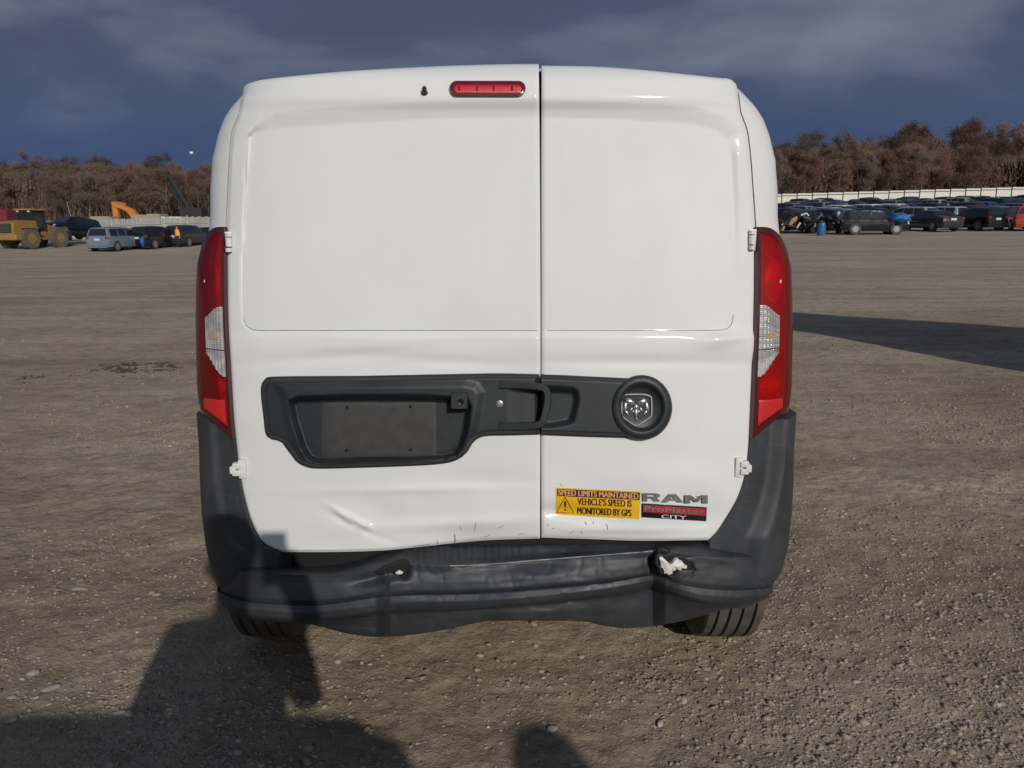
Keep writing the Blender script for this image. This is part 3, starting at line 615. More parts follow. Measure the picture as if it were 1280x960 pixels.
rows_b = [  # (photo row, depth)
    (cA, 2.045 + 0 * bx), (cA * .9 + cB * .1, 1.998 + 0 * bx), (cA * .35 + cB * .65, 1.925 + top_in), (cA * .06 + cB * .94, 1.898 + top_in), (cB, 1.894 + top_in + 0.012 * tear), (cB * .92 + cC * .08, 1.894 + top_in + .022 * tear), (cB * .75 + cC * .25, 1.892 + top_in * .9 + fold * .2 + .02 * tear),
    (cB * .4 + cC * .6, 1.884 + top_in * .7 + fold * .4), (cB * .08 + cC * .92, 1.880 + top_in * .6 + fold * .6), (cC, 1.884 + top_in * .6 + fold * .6), (cC * .93 + cD * .07, 1.878 + top_in * .5 + fold * .6), (cC * .85 + cD * .15, 1.868 + top_in * .5 + fold * .65), (cC * .45 + cD * .55, 1.862 + top_in * .4 + fold * .8), (cC * .12 + cD * .88, 1.866 + top_in * .4 + fold),
    (cD, 1.876 + top_in * .4 + fold), (cD * .9 + cE * .1, 1.900 + top_in * .4 + fold * 1.1), (cD * .5 + cE * .5, 1.915 + fold * 1.3), (cD * .08 + cE * .92, 1.925 + fold * 1.4), (cE, 1.932 + fold * 1.4), (cE, 2.02 + fold * .5)]
bW_ = lambda kk: np.interp(kk, [0, 4, 9, 12, 14, 16, 19], [0.845, 0.850, 0.842, 0.828, 0.806, 0.785, 0.775])
_e = []
for k in range(len(rows_b) - 1):
    (ya, da), (yb, db) = rows_b[k], rows_b[k + 1]
    for t in (0, .25, .5, .75): _e.append((ya + (yb - ya) * t, da + (db - da) * t, k + t))
rows_b = _e + [(*rows_b[-1], len(rows_b) - 1)]
def b_corner(x, W): u = np.clip(np.abs(x - VX) / W, 0, 0.9997); return 0.45 * (1 - (1 - u ** 4.0) ** (1 / 4.0))
V = []
for k, (yy, dp, kf) in enumerate(rows_b):
    Wk = float(bW_(kf))
    cb = ss(335, 275, bx) + ss(915, 975, bx); dp = dp + cb * np.maximum(0, 1.955 - dp) * float(np.interp(kf, [0, 4, 9, 12], [.9, .8, .3, 0]))
    rx, ryy, rz = ray(bx, yy); y = dp.copy()
    mid = ss(430, 500, bx) * ss(960, 900, bx)
    wob = 0.006 * vnoise(bx / 42.0, yy / 22.0, 31) * mid + 0.0016 * vnoise(bx / 13.0, yy / 9.0, 32)
    # sharp creases: ridges of a stretched noise, strongest on the pushed-in middle
    wx = bx + 14 * vnoise(bx / 30.0, yy / 18.0, 36)
    r1b = 1 - np.abs(vnoise(wx / 34.0, yy / 15.0, 33)) * 2; r2b = 1 - np.abs(vnoise(wx / 17.0, yy / 26.0, 34)) * 2
    wob = wob + (0.0036 * r1b ** 7 + 0.0022 * r2b ** 8) * (0.25 + 0.75 * mid) * float(np.interp(kf, [0, 2, 6, 10, 14, 17, 19], [.5, 1, .7, .35, .5, 1, .6]))
    # torn hollow left of the middle, push-in beside the hole, folds of the ledge
    wob = wob + 0.020 * gauss(bx, yy, 470, 722, 26, 6, R(-14)) - 0.008 * gauss(bx, yy, 474, 735, 22, 4, R(-16)) + 0.016 * gauss(bx, yy, 502, 714, 9, 8, 0) + 0.012 * gauss(bx, yy, 818, 704, 5, 14, 0) - 0.006 * gauss(bx, yy, 808, 704, 6, 12, 0)
    wob = wob + 0.010 * gauss(bx, yy, 655, 700, 60, 10, R(-4)) + 0.008 * gauss(bx, yy, 914, 690, 16, 8, R(25)) - 0.006 * gauss(bx, yy, 900, 700, 22, 5, R(10))
    wob = wob + 0.0022 * np.sin(bx * 0.75) * ss(512, 522, bx) * ss(660, 640, bx) * float(np.interp(kf, [0, .8, 2.2, 3.5], [0, 1, 1, 0]))
    for _ in range(40):
        t = y / ryy; x = rx * t; y = 0.6 * y + 0.4 * (dp + b_corner(x, Wk) + wob)
    t = y / ryy; pts = np.stack([rx * t, y, CAMH + rz * t], -1)
    # carry the skin on round the flanks
    keep = (np.abs(pts[:, 0] - VX) < Wk * 0.994)
    idx = np.where(keep)[0]; i0, i1 = idx[0], idx[-1]
    a, b = pts[i0], pts[i1]
    n = len(pts); pts = pts[np.clip(np.arange(n), i0, i1)]
    extl = [(VX - Wk, a[1] + d, a[2] + 0.03 * d) for d in (0.55, 0.30, 0.12)]
    extr = [(VX + Wk, b[1] + d, b[2] + 0.03 * d) for d in (0.12, 0.30, 0.55)]
    V += extl + list(map(tuple, pts)) + extr
nb = len(bx) + 6
bumper = own(mesh_obj('rear_bumper', V, grid_faces(len(rows_b), nb), M['plastic'], None, True, 70))
M['worn'] = mat('worn_plastic', (0.26, 0.26, 0.255), 0.7, var=0.4, vscale=40)
Vw = []; sel = [i for i, q in enumerate(bx) if 560 < q < 818]
for i in sel:
    q = np.array(V[16 * nb + 3 + i]); w_ = 0.0016 * float(vnoise(bx[i] / 9.0, 3.3, 81) + 0.75)
    Vw += [(q[0], q[1] - 0.0012, q[2] + w_), (q[0], q[1] - 0.0018, q[2] - w_)]
fw_ = [(2 * i, 2 * i + 1, 2 * i + 3, 2 * i + 2) for i in range(len(sel) - 1)]
o = own(mesh_obj('worn_edge', Vw, fw_, M['worn'], None, True)); o.parent = bumper; o.matrix_parent_inverse = Matrix.Identity(4)
bumper['label'] = 'dark grey plastic rear bumper, crushed and torn'
# uprights of the bumper below the tail lights
for side, EZ in ((-1, EZL), (1, EZR)):
    zb_ = zy(291 if side < 0 else 938, 547); zlo = 0.36
    uo = lambda u: zb_ + float(np.interp(u, [0, .06, .15, .30, .45, .8, 1], [0, .014, .030, .048, .053, .046, .04])) - 0.003
    if side < 0: hf = lambda u, v: 0.012 * float(ss(0.20, 0.25, u)) + 0.004 * float(ss(0.3, 0.9, u))
    else: hf = lambda u, v: -0.005 + 0.030 * float(ss(0.20 + 0.05 * v, 0.30 + .05 * v, u)) * (0.4 + 0.6 * float(ss(0.0, 0.2, v)))
    # the seam leaves the skin below the door corner: keep the inner edge on it
    o = corner_patch('bumper_upright', side, EZ, uo, lambda u: zlo, 0.008, M['plastic'], 40, 60, hf=hf, back=0.05); o.parent = bumper; o.matrix_parent_inverse = Matrix.Identity(4)
def bpt(px, py, y):
    x, yy, z = at(px, py, y); return (float(x), float(yy), float(z))
# hole torn in the bumper, right: dark pocket, its raised lip and the white stuff showing
hole = [(822, 699), (825, 694), (832, 695.5), (838, 693), (847, 696), (853, 696.5), (858, 700), (866, 702), (867, 708), (871, 712), (866, 715), (867, 720), (858, 719), (852, 723), (846, 719.5), (839, 721), (833, 716.5), (827, 716), (825, 709), (821, 706)]
def flat_poly(name, pts, y, mt, parent, thick=0.004, dome=0.0):
    c = np.mean(pts, 0); V = []; f = []; n = len(pts)
    for s, d in ((1, 0), (.6, dome), (.3, dome * 1.2)):
        for p in pts:
            q = c + (np.array(p) - c) * s; V.append(bpt(q[0], q[1], y - d + (rng.uniform(-1, 1) * dome * .5 if s < 1 else 0)))
    f = grid_faces(3, n, True); V.append(bpt(c[0], c[1], y - dome)); k = 2 * n
    f += [(k + j, k + (j + 1) % n, 3 * n) for j in range(n)]
    b0 = len(V); V += [(v[0], v[1] + thick, v[2]) for v in V[:n]]
    f += [((j + 1) % n, j, b0 + j, b0 + (j + 1) % n) for j in range(n)]
    o = mesh_obj(name, V, f, mt, None, True, 40); own(o); 
    if parent: o.parent = parent; o.matrix_parent_inverse = Matrix.Identity(4)
    return o
flat_poly('torn_hole', hole, 1.906, M['black'], bumper, 0.05)
flat_poly('torn_foam', [(824, 698), (826, 696), (829, 697.5), (830, 701.5), (833, 703), (836, 705.5), (840, 703), (843, 699), (847, 697.5), (849, 701), (853, 702), (855, 706), (859, 708), (858, 711), (853, 710.5), (850, 713), (846, 711.5), (842, 714), (840, 713), (841, 717), (836, 718.5), (833, 716), (831, 717.5), (829, 711), (826, 709), (826, 704)], 1.898, M['foam'], bumper, 0.01, 0.006)
hp = resample(hole + [hole[0]], 49)[:-1]; hc = hp.mean(0); V = []
for sc_k, yk in ((0.90, 1.915), (0.97, 1.903), (1.02, 1.899), (1.07, 1.902), (1.14, 1.915)):
    for q in hp: w = hc + (q - hc) * sc_k; V.append(bpt(w[0], w[1], yk))
o = own(mesh_obj('torn_lip', V, grid_faces(5, 48, True), M['plastic'], None, True)); o.parent = bumper; o.matrix_parent_inverse = Matrix.Identity(4)
flat_poly('torn_hole', [(470, 716), (480, 712), (494, 706), (503, 704), (509, 707), (510, 715), (506, 721), (500, 716), (490, 715), (478, 719)], 1.888, M['black'], bumper, 0.03)
flat_poly('torn_foam', [(494, 716), (499, 713), (504, 716), (502, 718), (496, 718)], 1.884, M['foam'], bumper, 0.004, 0.002)

# ------------------------------------------------------------------ plate recess trim, left door
TT = [(331, 474), (345, 471), (450, 470), (560, 468), (620, 467), (674.5, 468)]
TL = [(331, 474), (327, 480), (326, 492), (329, 520), (332, 542), (339, 549)]
TB = [(339, 549), (348, 551), (356, 556), (363, 567), (371, 577), (382, 583), (398, 585.5), (450, 584.5), (520, 582), (556, 579), (573, 574), (584, 565), (591, 554), (600, 547), (612, 544.5), (640, 544), (674.5, 543)]
TR = [(674.5, 468), (674.5, 505), (674.5, 543)]
px, py = coons(TT, TB, TL, TR, 300, 130)
ol = [tuple(q) for q in resample(TT, 40)] + [tuple(q) for q in resample(TR, 10)][1:] + [tuple(q) for q in resample(TB, 60)[::-1]][1:] + [tuple(q) for q in resample(TL, 20)[::-1]][1:-1]
PLAT = [(340, 478), (346, 476), (580, 474), (598, 478), (606, 490), (604, 515), (597, 540), (588, 556), (577, 568), (560, 575), (398, 580), (384, 577), (372, 568), (362, 552), (350, 500)]
d = sdf(px, py, ol); h = 0.006 + 0.016 * ss(0, 7, d)
dp_ = sdf(px, py, POCK); dl_ = sdf(px, py, PLAT)
h += 0.010 * ss(-2, 12, dl_) * (px < 612)
h -= 0.042 * ss(-3, 7, dp_)
h -= 0.016 * ss(0, 6, sdf(px, py, SCOOP)) * ss(632, 668, px)
trim = vpatch('plate_surround', px, py, h, M['trim'], parent=None, skirt=0.02, sharp=50); trim.parent = door_l; trim.matrix_parent_inverse = Matrix.Identity(4)
def sub_of(o, p): o.parent = p; o.matrix_parent_inverse = Matrix.Identity(4); return o
px, py = np.meshgrid(np.linspace(402, 545, 40), np.linspace(503, 571, 24))
e_ = np.minimum(np.minimum(px - 402, 545 - px), np.minimum(py - 503, 571 - py))
h = -0.0085 + 0.0008 * vnoise(px / 30, py / 20, 41) - 0.0015 * (1 - ss(0, 3, e_))
pad = sub_of(vpatch('plate_pad', px, py, h, M['platepad'], skirt=0.006), trim)
for (sx, sy) in ((434, 509), (513, 508), (433, 563), (513, 562)):
    sub_of(vdisc('screw_hole', sx, sy, 2.2, 2.2, [(1, -0.0072), (0.8, -0.0068), (0.4, -0.0066)], M['black'], n=14), trim)
# camera module
px, py = np.meshgrid(np.linspace(561, 587, 26), np.linspace(488, 514, 26))
e_ = np.minimum(np.minimum(px - 561, 587 - px), np.minimum(py - 488, 514 - py)); cr = np.hypot(np.maximum(0, np.abs(px - 574) - 8), np.maximum(0, np.abs(py - 501) - 8))
h = -0.02 + 0.058 * (1 - ss(2.0, 6.2, cr))
camm = sub_of(vpatch('reversing_camera', px, py, h, M['trim'], skirt=0.0), trim)
vdisc('camera_lens', 576, 502.5, 4, 4, [(1, 0.0378), (0.85, 0.0405), (0.6, 0.040), (0.5, 0.0385)], M['badge_black'], n=20)
sub_of(bpy.context.scene.objects[-1], trim) if False else None
for o in [q for q in C.objects if q.name.startswith('camera_lens')]: sub_of(o, trim)
# handle: U of flat bars standing off the trim, key cylinder and right-hand scoop
def bar(name, pts, wpx, hh, mt, parent, depth=0.016):
    """flat bar along photo points with width wpx and height hh over the skin"""
    p = resample(pts, 40); t = np.gradient(p, axis=0); t /= np.hypot(*t.T)[:, None]; nrm = np.c_[-t[:, 1], t[:, 0]]
    hh = np.interp(np.linspace(0, 1, 40), np.linspace(0, 1, len(hh)), hh) if hasattr(hh, '__len__') else np.full(40, hh)
    V = []
    for s, dh in ((-1, -depth), (-1, -0.003), (-0.75, 0), (0.75, 0), (1, -0.003), (1, -depth)):
        q = p + nrm * wpx * 0.5 * s; V += list(map(tuple, drape(q[:, 0], q[:, 1], hh + dh)))
    f = grid_faces(6, 40); f += [tuple(k * 40 for k in range(6)), tuple(k * 40 + 39 for k in range(5, -1, -1))]
    return own(mesh_obj(name, V, f, mt, None, True, 45), parent and None) if parent is None else sub_of(own(mesh_obj(name, V, f, mt, None, True, 45)), parent)
hnd = bar('door_handle', [(624, 481.5), (650, 482), (672, 483.5), (681, 486), (684.5, 492), (684, 505), (681, 518), (678.5, 526), (674, 530.5), (660, 532), (640, 532.5), (624, 532)], 9, [0.026, 0.03, 0.036, 0.040, 0.041, 0.041, 0.040, 0.036, 0.03, 0.026], M['trim'], door_l)
sub_of(vdisc('key_cylinder', 624.5, 505, 4.6, 4.6, [(1, 0.022), (0.95, 0.0255), (0.7, 0.0262), (0.62, 0.024), (0.3, 0.0245)], M['steel'], n=24), door_l)
# right trim running into the round emblem boss
QT = [(677, 468.5), (700, 469), (730, 470.5), (788, 473.2)]; QB = [(677, 543.5), (700, 544.5), (740, 546), (790, 547.4)]; QL = [(677, 468.5), (677, 505), (677, 543.5)]; QR = [(788, 473.2), (777, 484), (770.5, 496), (768.5, 510), (770.5, 524), (777, 537), (790, 547.4)]
px, py = coons(QT, QB, QL, QR, 90, 60)
h = 0.006 + 0.016 * ss(0, 6, np.minimum(py - np.interp(px, [677, 788], [468.5, 473.2]), np.interp(px, [677, 790], [543.5, 547.4]) - py))
h -= 0.022 * ss(-1, 9, sdf(px, py, SC2))
trim_r = sub_of(vpatch('emblem_trim', px, py, h, M['trim'], skirt=0.02, sharp=50), door_r)
sub_of(vdisc('emblem_ring', 802, 509.5, 38.5, 41, [(1.0, -0.004), (0.99, 0.016), (0.965, 0.023), (0.91, 0.0275), (0.80, 0.030), (0.74, 0.029), (0.70, 0.024), (0.64, 0.016), (0.60, 0.0135), (0.30, 0.0135)], M['trim'], n=90, sharp=60), door_r)
# emblem: chrome shield line with a horned animal head
emx, emy = 796, 511
sh = [(777.5, 497), (780, 494), (788, 493), (804, 493), (812, 495), (814.5, 498), (814.5, 518), (812, 522), (803, 528), (795.5, 532), (788, 528), (780, 522), (777.5, 517)]
emb = [sub_of(bar('emblem_shield', sh + [sh[0]], 1.8, 0.0185, M['darkchrome'], None, 0.004), door_r)]
def blob(bm, cx, cy, rx, ry, h0, hh, rot=0.0, n=16, m=7):
    rings = []
    for k in range(m):
        r = math.cos(k / (m - 1) * math.pi / 2 * 0.98); hgt = h0 + hh * math.sin(k / (m - 1) * math.pi / 2); a = np.linspace(0, 2 * np.pi, n, endpoint=False)
        x = rx * r * np.cos(a); y = ry * r * np.sin(a); c, s = math.cos(rot), math.sin(rot)
        rings.append([bm.verts.new(v) for v in drape(cx + x * c - y * s, cy + x * s + y * c, hgt)])
    for k in range(m - 1):
        for j in range(n): bm.faces.new((rings[k][j], rings[k][(j + 1) % n], rings[k + 1][(j + 1) % n], rings[k + 1][j]))
    bm.faces.new(rings[-1])
bm = bmesh.new()
for s in (-1, 1):
    blob(bm, 795.5 + s * 8.0, 502, 6.2, 4.4, 0.013, 0.009, s * R(-18)); blob(bm, 795.5 + s * 13.8, 509, 2.5, 7.0, 0.013, 0.006, s * R(-8)); blob(bm, 795.5 + s * 11.6, 516, 1.8, 4.2, 0.013, 0.005, s * R(35)); blob(bm, 795.5 + s * 6.2, 512, 1.5, 3.6, 0.013, 0.005, s * R(-25))
blob(bm, 795.5, 509, 3.4, 4.6, 0.013, 0.009); blob(bm, 795.5, 517, 2.5, 7.5, 0.013, 0.0085); blob(bm, 795.5, 523, 2.0, 4.0, 0.013, 0.006)
for s in (-1, 1): blob(bm, 795.5 + s * 3.6, 514.5, 1.6, 2.0, 0.013, 0.006)
sub_of(own(bm_obj('emblem_head', bm, M['chrome'], None, True, 60)), door_r)

# ------------------------------------------------------------------ third brake light, washer nozzle, hinges
def stadium(name, x0, y0, x1, y1, hgt, mt, parent, tilt=0.0, n=40, inset=0.0):
    r = (y1 - y0) / 2; cy = (y0 + y1) / 2; a = np.linspace(np.pi / 2, 3 * np.pi / 2, n)
    def ring(k):
        rr = r * k; X = np.r_[x0 + r + rr * np.cos(a), x1 - r + rr * np.cos(a + np.pi)]; Yv = np.r_[cy - rr * np.sin(a), cy - rr * np.sin(a + np.pi)]
        return X, Yv + tilt * (X - x0) / (x1 - x0)
    V = []
    for k, hh in hgt:
        X, Yv = ring(k); V += list(map(tuple, drape(X, Yv, hh)))
    m = 2 * n; f = grid_faces(len(hgt), m, True); b = (len(hgt) - 1) * m
    for j in range(n - 1): f.append((b + j, b + j + 1, b + m - 2 - j, b + m - 1 - j))
    return sub_of(own(mesh_obj(name, V, f, mt, None, True, 45)), parent)
BH = 0.012
stadium('brake_light', 561.5, 100.5, 657.5, 119.8, [(1, BH - 0.012), (0.98, BH + 0.004), (0.88, BH + 0.009), (0.78, BH + 0.010), (0.5, BH + 0.010)], M['red_lens'], door_l, 0.2)
stadium('brake_light_lens', 567, 105.5, 652, 116, [(1, BH + 0.009), (0.95, BH + 0.0115), (0.8, BH + 0.012), (0.4, BH + 0.012)], M['red_bright'], door_l, 0.2)
for bx_ in (574, 596, 617, 640):
    sub_of(vdisc('lamp_diode', bx_, 110.5, 1.4, 4.0, [(1, BH + 0.0118), (0.7, BH + 0.0132)], M['red_lens'], n=12), door_l)
bm = bmesh.new(); blob(bm, 530.3, 116, 4.8, 3.6, 0.009, 0.008); blob(bm, 530.3, 112.5, 3.6, 5.6, 0.009, 0.017)
sub_of(own(bm_obj('washer_nozzle', bm, M['badge_black'], None, True, 50)), door_l)
def hinge(x, y, side, parent, low):
    bm = bmesh.new()
    if low:   # bracket on the door with a knuckle over the seam
        for (x0, y0, x1, y1, h) in ((-1, -12, 8, 12, 0.012), (-8, -8, 2, -1, 0.022), (-8, 1, 2, 8, 0.022), (-11, -4, -4, 5, 0.026)):
            c = drape(np.array(x + side * -1 * 0 + (-side) * (x0 + x1) / 2 * -1 * -1), np.array(y + (y0 + y1) / 2.0), h / 2)
            box(bm, c, ((x1 - x0) / 450, h, (y1 - y0) / 450), bev=0.0018)
    else:
        for k, (yy, hh) in enumerate(((-9.5, 4.4), (-0.5, 10.5), (9.5, 4.4))):
            c = drape(np.array(float(x)), np.array(float(y + yy)), 0.008); tube(bm, c - np.array((0, 0, hh / 920)), c + np.array((0, 0, hh / 920)), 0.0085, n=14)
        c = drape(np.array(float(x)), np.array(float(y)), 0.001); box(bm, c, (0.020, 0.006, 0.056), bev=0.001)
    return sub_of(own(bm_obj('hinge', bm, M['hinge'], None, True, 40)), parent)
hinge(286, 303, -1, door_l, False); hinge(940, 300, 1, door_r, False); hinge(300, 586, -1, door_l, True); hinge(927, 584, 1, door_r, True)

# ------------------------------------------------------------------ sticker and badges, right door
def quad_patch(name, tl, tr, br, bl, off, mt, parent, nu=24, nv=8, skirt=0.002):
    u, v = np.meshgrid(np.linspace(0, 1, nu), np.linspace(0, 1, nv)); P = [(1 - u) * (1 - v) * tl[i] + u * (1 - v) * tr[i] + u * v * br[i] + (1 - u) * v * bl[i] for i in (0, 1)]
    return sub_of(vpatch(name, P[0], P[1], off + 0 * u, mt, skirt=skirt), parent)
# the decals stand clear of the dented skin by following its own height
def dh(px, py): return door_height(np.asarray(px, float), np.asarray(py, float), RPAN, [(677, 80), (945, 80), (945, 676), (677, 676)], True)
_dr0 = drape
def decals():
    global drape
    def drape_d(px, py, off=0.0): return _dr0(px, py, off + dh(px, py) + 0.0005)
    drape = drape_d
    quad_patch('warning_sticker', (695, 609.5), (801, 614.5), (799, 649), (695, 643), 0.001, M['yellow'], door_r)
    quad_patch('sticker_header', (696.5, 611), (800, 616), (799.5, 625), (696.5, 620), 0.0018, M['ink'], door_r, skirt=0)
    vlet('sticker_lettering', 'SPEED LIMITS MAINTAINED', 698, 611.8, 798, 618.9, 0.0026, M['salmon'], parent=None, bold=0.32, skew=(5, 0))
    vlet('sticker_lettering', "VEHICLE'S SPEED IS", 722, 622.2, 789.5, 630.8, 0.0018, M['ink'], parent=None, bold=0.32, skew=(3, 0))
    vlet('sticker_lettering', 'MONITORED BY GPS', 722, 634.0, 789, 642.6, 0.0018, M['ink'], parent=None, bold=0.32, skew=(3, 0))
    vlet('sticker_lettering', '!', 705.7, 626.5, 707.3, 638.5, 0.0018, M['ink'], parent=None, bold=0.5)
    bar('sticker_triangle', [(706.5, 621.5), (712, 632), (717, 641.5)], 1.0, 0.0019, M['ink'], door_r, 0.0008); bar('sticker_triangle', [(717, 641.5), (706, 641), (696, 640.5)], 1.0, 0.0019, M['ink'], door_r, 0.0008); bar('sticker_triangle', [(696, 640.5), (701, 631), (706.5, 621.5)], 1.0, 0.0019, M['ink'], door_r, 0.0008)
    GL = dict(R=[(0, 0), (0, 1), (.76, 1), (1, .86), (1, .58), (.82, .42), (1.02, 0), (.70, 0), (.52, .36), (.27, .36), (.27, .60), (.66, .60), (.72, .66), (.72, .74), (.66, .79), (.27, .79), (.2701, .59), (.2701, .3599), (.27, 0)],
              A=[(0, 0), (.33, 1), (.67, 1), (1, 0), (.75, 0), (.68, .22), (.34, .22), (.34, .42), (.60, .42), (.5, .74), (.3401, .2201), (.26, 0)],
              M=[(0, 0), (0, 1), (.27, 1), (.5, .52), (.73, 1), (1, 1), (1, 0), (.76, 0), (.76, .62), (.56, .16), (.44, .16), (.24, .62), (.24, 0)])
    for ch, x0, y0, x1, y1 in (('R', 803.5, 616.5, 825, 626.8), ('A', 827.5, 617.7, 854, 628), ('M', 855.8, 619, 884.8, 629.4)):
        q = np.array(GL[ch]); X = x0 + (x1 - x0) * q[:, 0]; Yq = y1 + (y0 - y1) * q[:, 1]; n = len(q)
        V = list(map(tuple, drape(X, Yq, 0.006))) + list(map(tuple, drape(X, Yq, 0.0005)))
        own(mesh_obj('badge_lettering', V, [tuple(range(n))[::-1]] + [(k, (k + 1) % n, n + (k + 1) % n, n + k) for k in range(n)], M['darkchrome'], None, False))
    quad_patch('model_badge', (802.5, 629.5), (883.5, 634.5), (883, 651.5), (802.5, 646.5), 0.004, M['badge_black'], door_r, skirt=0.004)
    quad_patch('badge_band', (804, 631), (882.5, 635.8), (882.3, 644.8), (804, 640), 0.0046, M['badge_red'], door_r, skirt=0)
    vlet('badge_lettering', 'ProMaster', 806, 632.2, 880, 638.6, 0.0056, M['darkchrome'], parent=None, bold=0.25, skew=(4.6, 0))
    vlet('badge_lettering', 'CITY', 827, 643.2, 858, 647.6, 0.0052, M['hinge'], parent=None, bold=0.15, skew=(1.6, 0))
    # scuffs on the paint
    for (a, b, c, d_, w) in ((731, 652, 733, 656, .9), (741, 652, 741.6, 655.5, .7), (758, 655, 759.5, 662, .9), (700.5, 604, 702, 608, .6), (870, 620.5, 876, 621.5, 1.2), (690, 661, 694, 660, .8), (712, 667, 717, 664, .6), (726, 664, 728, 667, .7), (684, 655, 685, 658, .7)):
        bar('scratch', [(a, b), ((a + c) / 2 + .4, (b + d_) / 2), (c, d_)], w, 0.0006, M['crack'], door_r, 0.0006)
    bar('panel_seam', [(679, 413), (760, 413), (840, 413), (900, 412.6), (910, 410), (915, 404), (916.6, 394)], 0.9, 0.0004, M['crack'], door_r, 0.0006)
    drape = _dr0
decals()
for o in [q for q in C.objects if q.name.split('.')[0] in ('sticker_lettering', 'badge_lettering')]: sub_of(o, door_r)
def dhl(px, py): return door_height(np.asarray(px, float), np.asarray(py, float), LPAN, [(283, 80), (676, 80), (676, 690), (283, 690)], False)
def decals_l():
    global drape
    drape = lambda px, py, off=0.0: _dr0(px, py, off + dhl(px, py) + 0.0005)
    for (a, b, c, d_, w) in ((568, 668, 568.8, 678, 1.5), (546, 675, 546.8, 680, .9), (575, 657, 576, 663, .5), (594.6, 653, 592.5, 664, .5), (537, 680.5, 517, 683, .7), (623, 660, 630, 657, .6), (648, 668, 655, 667, .8), (606, 671, 612, 669, .7)):
        bar('scratch', [(a, b), ((a + c) / 2 + .4, (b + d_) / 2), (c, d_)], w, 0.0006, M['crack'], door_l, 0.0006)
    bar('panel_seam', [(673, 413), (600, 413), (500, 413), (400, 413), (330, 413), (318, 412.6), (309, 408.5), (304.6, 399)], 1.0, 0.0004, M['crack'], door_l, 0.0006)
    bar('panel_seam', [(304.6, 399), (304.4, 330), (307, 240), (311, 176)], 0.55, 0.0004, M['seam_soft'], door_l, 0.0006)
    drape = _dr0
decals_l()

# ------------------------------------------------------------------ tyres
def make_wheel(x, y, side, parent):
    w = empty('wheel', (0, 0, 0)); w.parent = parent; w.location = (x - VX, y - 2.6, 0.318)
    prof = []; hw = 0.103; r = 0.318
    prof += [(-hw + 0.012, 0.205), (-hw - 0.004, 0.25), (-hw, 0.288), (-hw + 0.010, 0.307)]
    xs = [-0.085]
    gro = [-0.060, -0.022, 0.018, 0.058]
    prof.append((-0.086, r - 0.003))
    for g_ in gro: prof += [(g_ - 0.0055, r), (g_ - 0.004, r - 0.009), (g_ + 0.004, r - 0.009), (g_ + 0.0055, r)]
    prof += [(0.086, r - 0.003), (hw - 0.010, 0.307), (hw, 0.288), (hw + 0.004, 0.25), (hw - 0.012, 0.205)]
    n = 72; V = []
    for (xx, rr) in prof:
        for k in range(n):
            a = 2 * math.pi * k / n; V.append((xx, rr * math.cos(a), rr * math.sin(a)))
    mesh_obj('tyre', V, grid_faces(len(prof), n, True), M['tyre'], w, True, 32)
    bm = bmesh.new()
    for (xa, ra, xb, rb) in ((-0.09, 0.207, 0.09, 0.207),):
        tube(bm, (xa, 0, 0), (xb, 0, 0), ra, rb, n=40)
    for k in range(10):
        a = 2 * math.pi * k / 10; box(bm, (side * 0.093, 0.12 * math.cos(a), 0.12 * math.sin(a)), (0.012, 0.03, 0.15), Matrix.Rotation(a - math.pi / 2, 3, 'X'))
    tube(bm, (side * 0.085, 0, 0), (side * 0.108, 0, 0), 0.06, 0.05, n=20)
    bm_obj('rim', bm, M['steel'], w, True, 40)
for sx in (-1, 1):
    make_wheel(VX + sx * 0.775, 2.575, sx, van); make_wheel(VX + sx * 0.775, 5.66, sx, van)
# mud-dark wheel arches close the body above the tyres
#%%BACKGROUND%%
# ------------------------------------------------------------------ background cars
CARM = {}
def cmat(name, col, rough=0.3, coat=0.6, metal=0.0):
    if name not in CARM: CARM[name] = mat('car_' + name, col, rough, metal, coat, var=0.06, vscale=3, dirt=((0.16, 0.14, 0.12), 0.5, 0.85, 2.0, 0.03))
    return CARM[name]
PAINT = {'black': (0.008, 0.009, 0.011), 'dark blue': (0.010, 0.018, 0.045), 'charcoal': (0.028, 0.030, 0.034), 'silver': (0.36, 0.38, 0.40), 'grey': (0.13, 0.14, 0.15), 'white': (0.70, 0.70, 0.69),
         'blue': (0.03, 0.09, 0.26), 'red': (0.36, 0.035, 0.025), 'silver blue': (0.15, 0.20, 0.26), 'dark red': (0.10, 0.012, 0.014), 'navy': (0.006, 0.010, 0.022)}
M['glass'] = mat('car_glass', (0.012, 0.016, 0.020), 0.08, coat=0.5)
M['car_dark'] = mat('car_dark_plastic', (0.012, 0.012, 0.013), 0.6)
M['alloy'] = mat('alloy', (0.50, 0.50, 0.50), 0.3, metal=0.7)
M['tail'] = mat('car_tail_lamp', (0.30, 0.010, 0.012), 0.25, coat=0.6)
M['lamp'] = mat('car_head_lamp', (0.62, 0.64, 0.66), 0.15, coat=0.8)
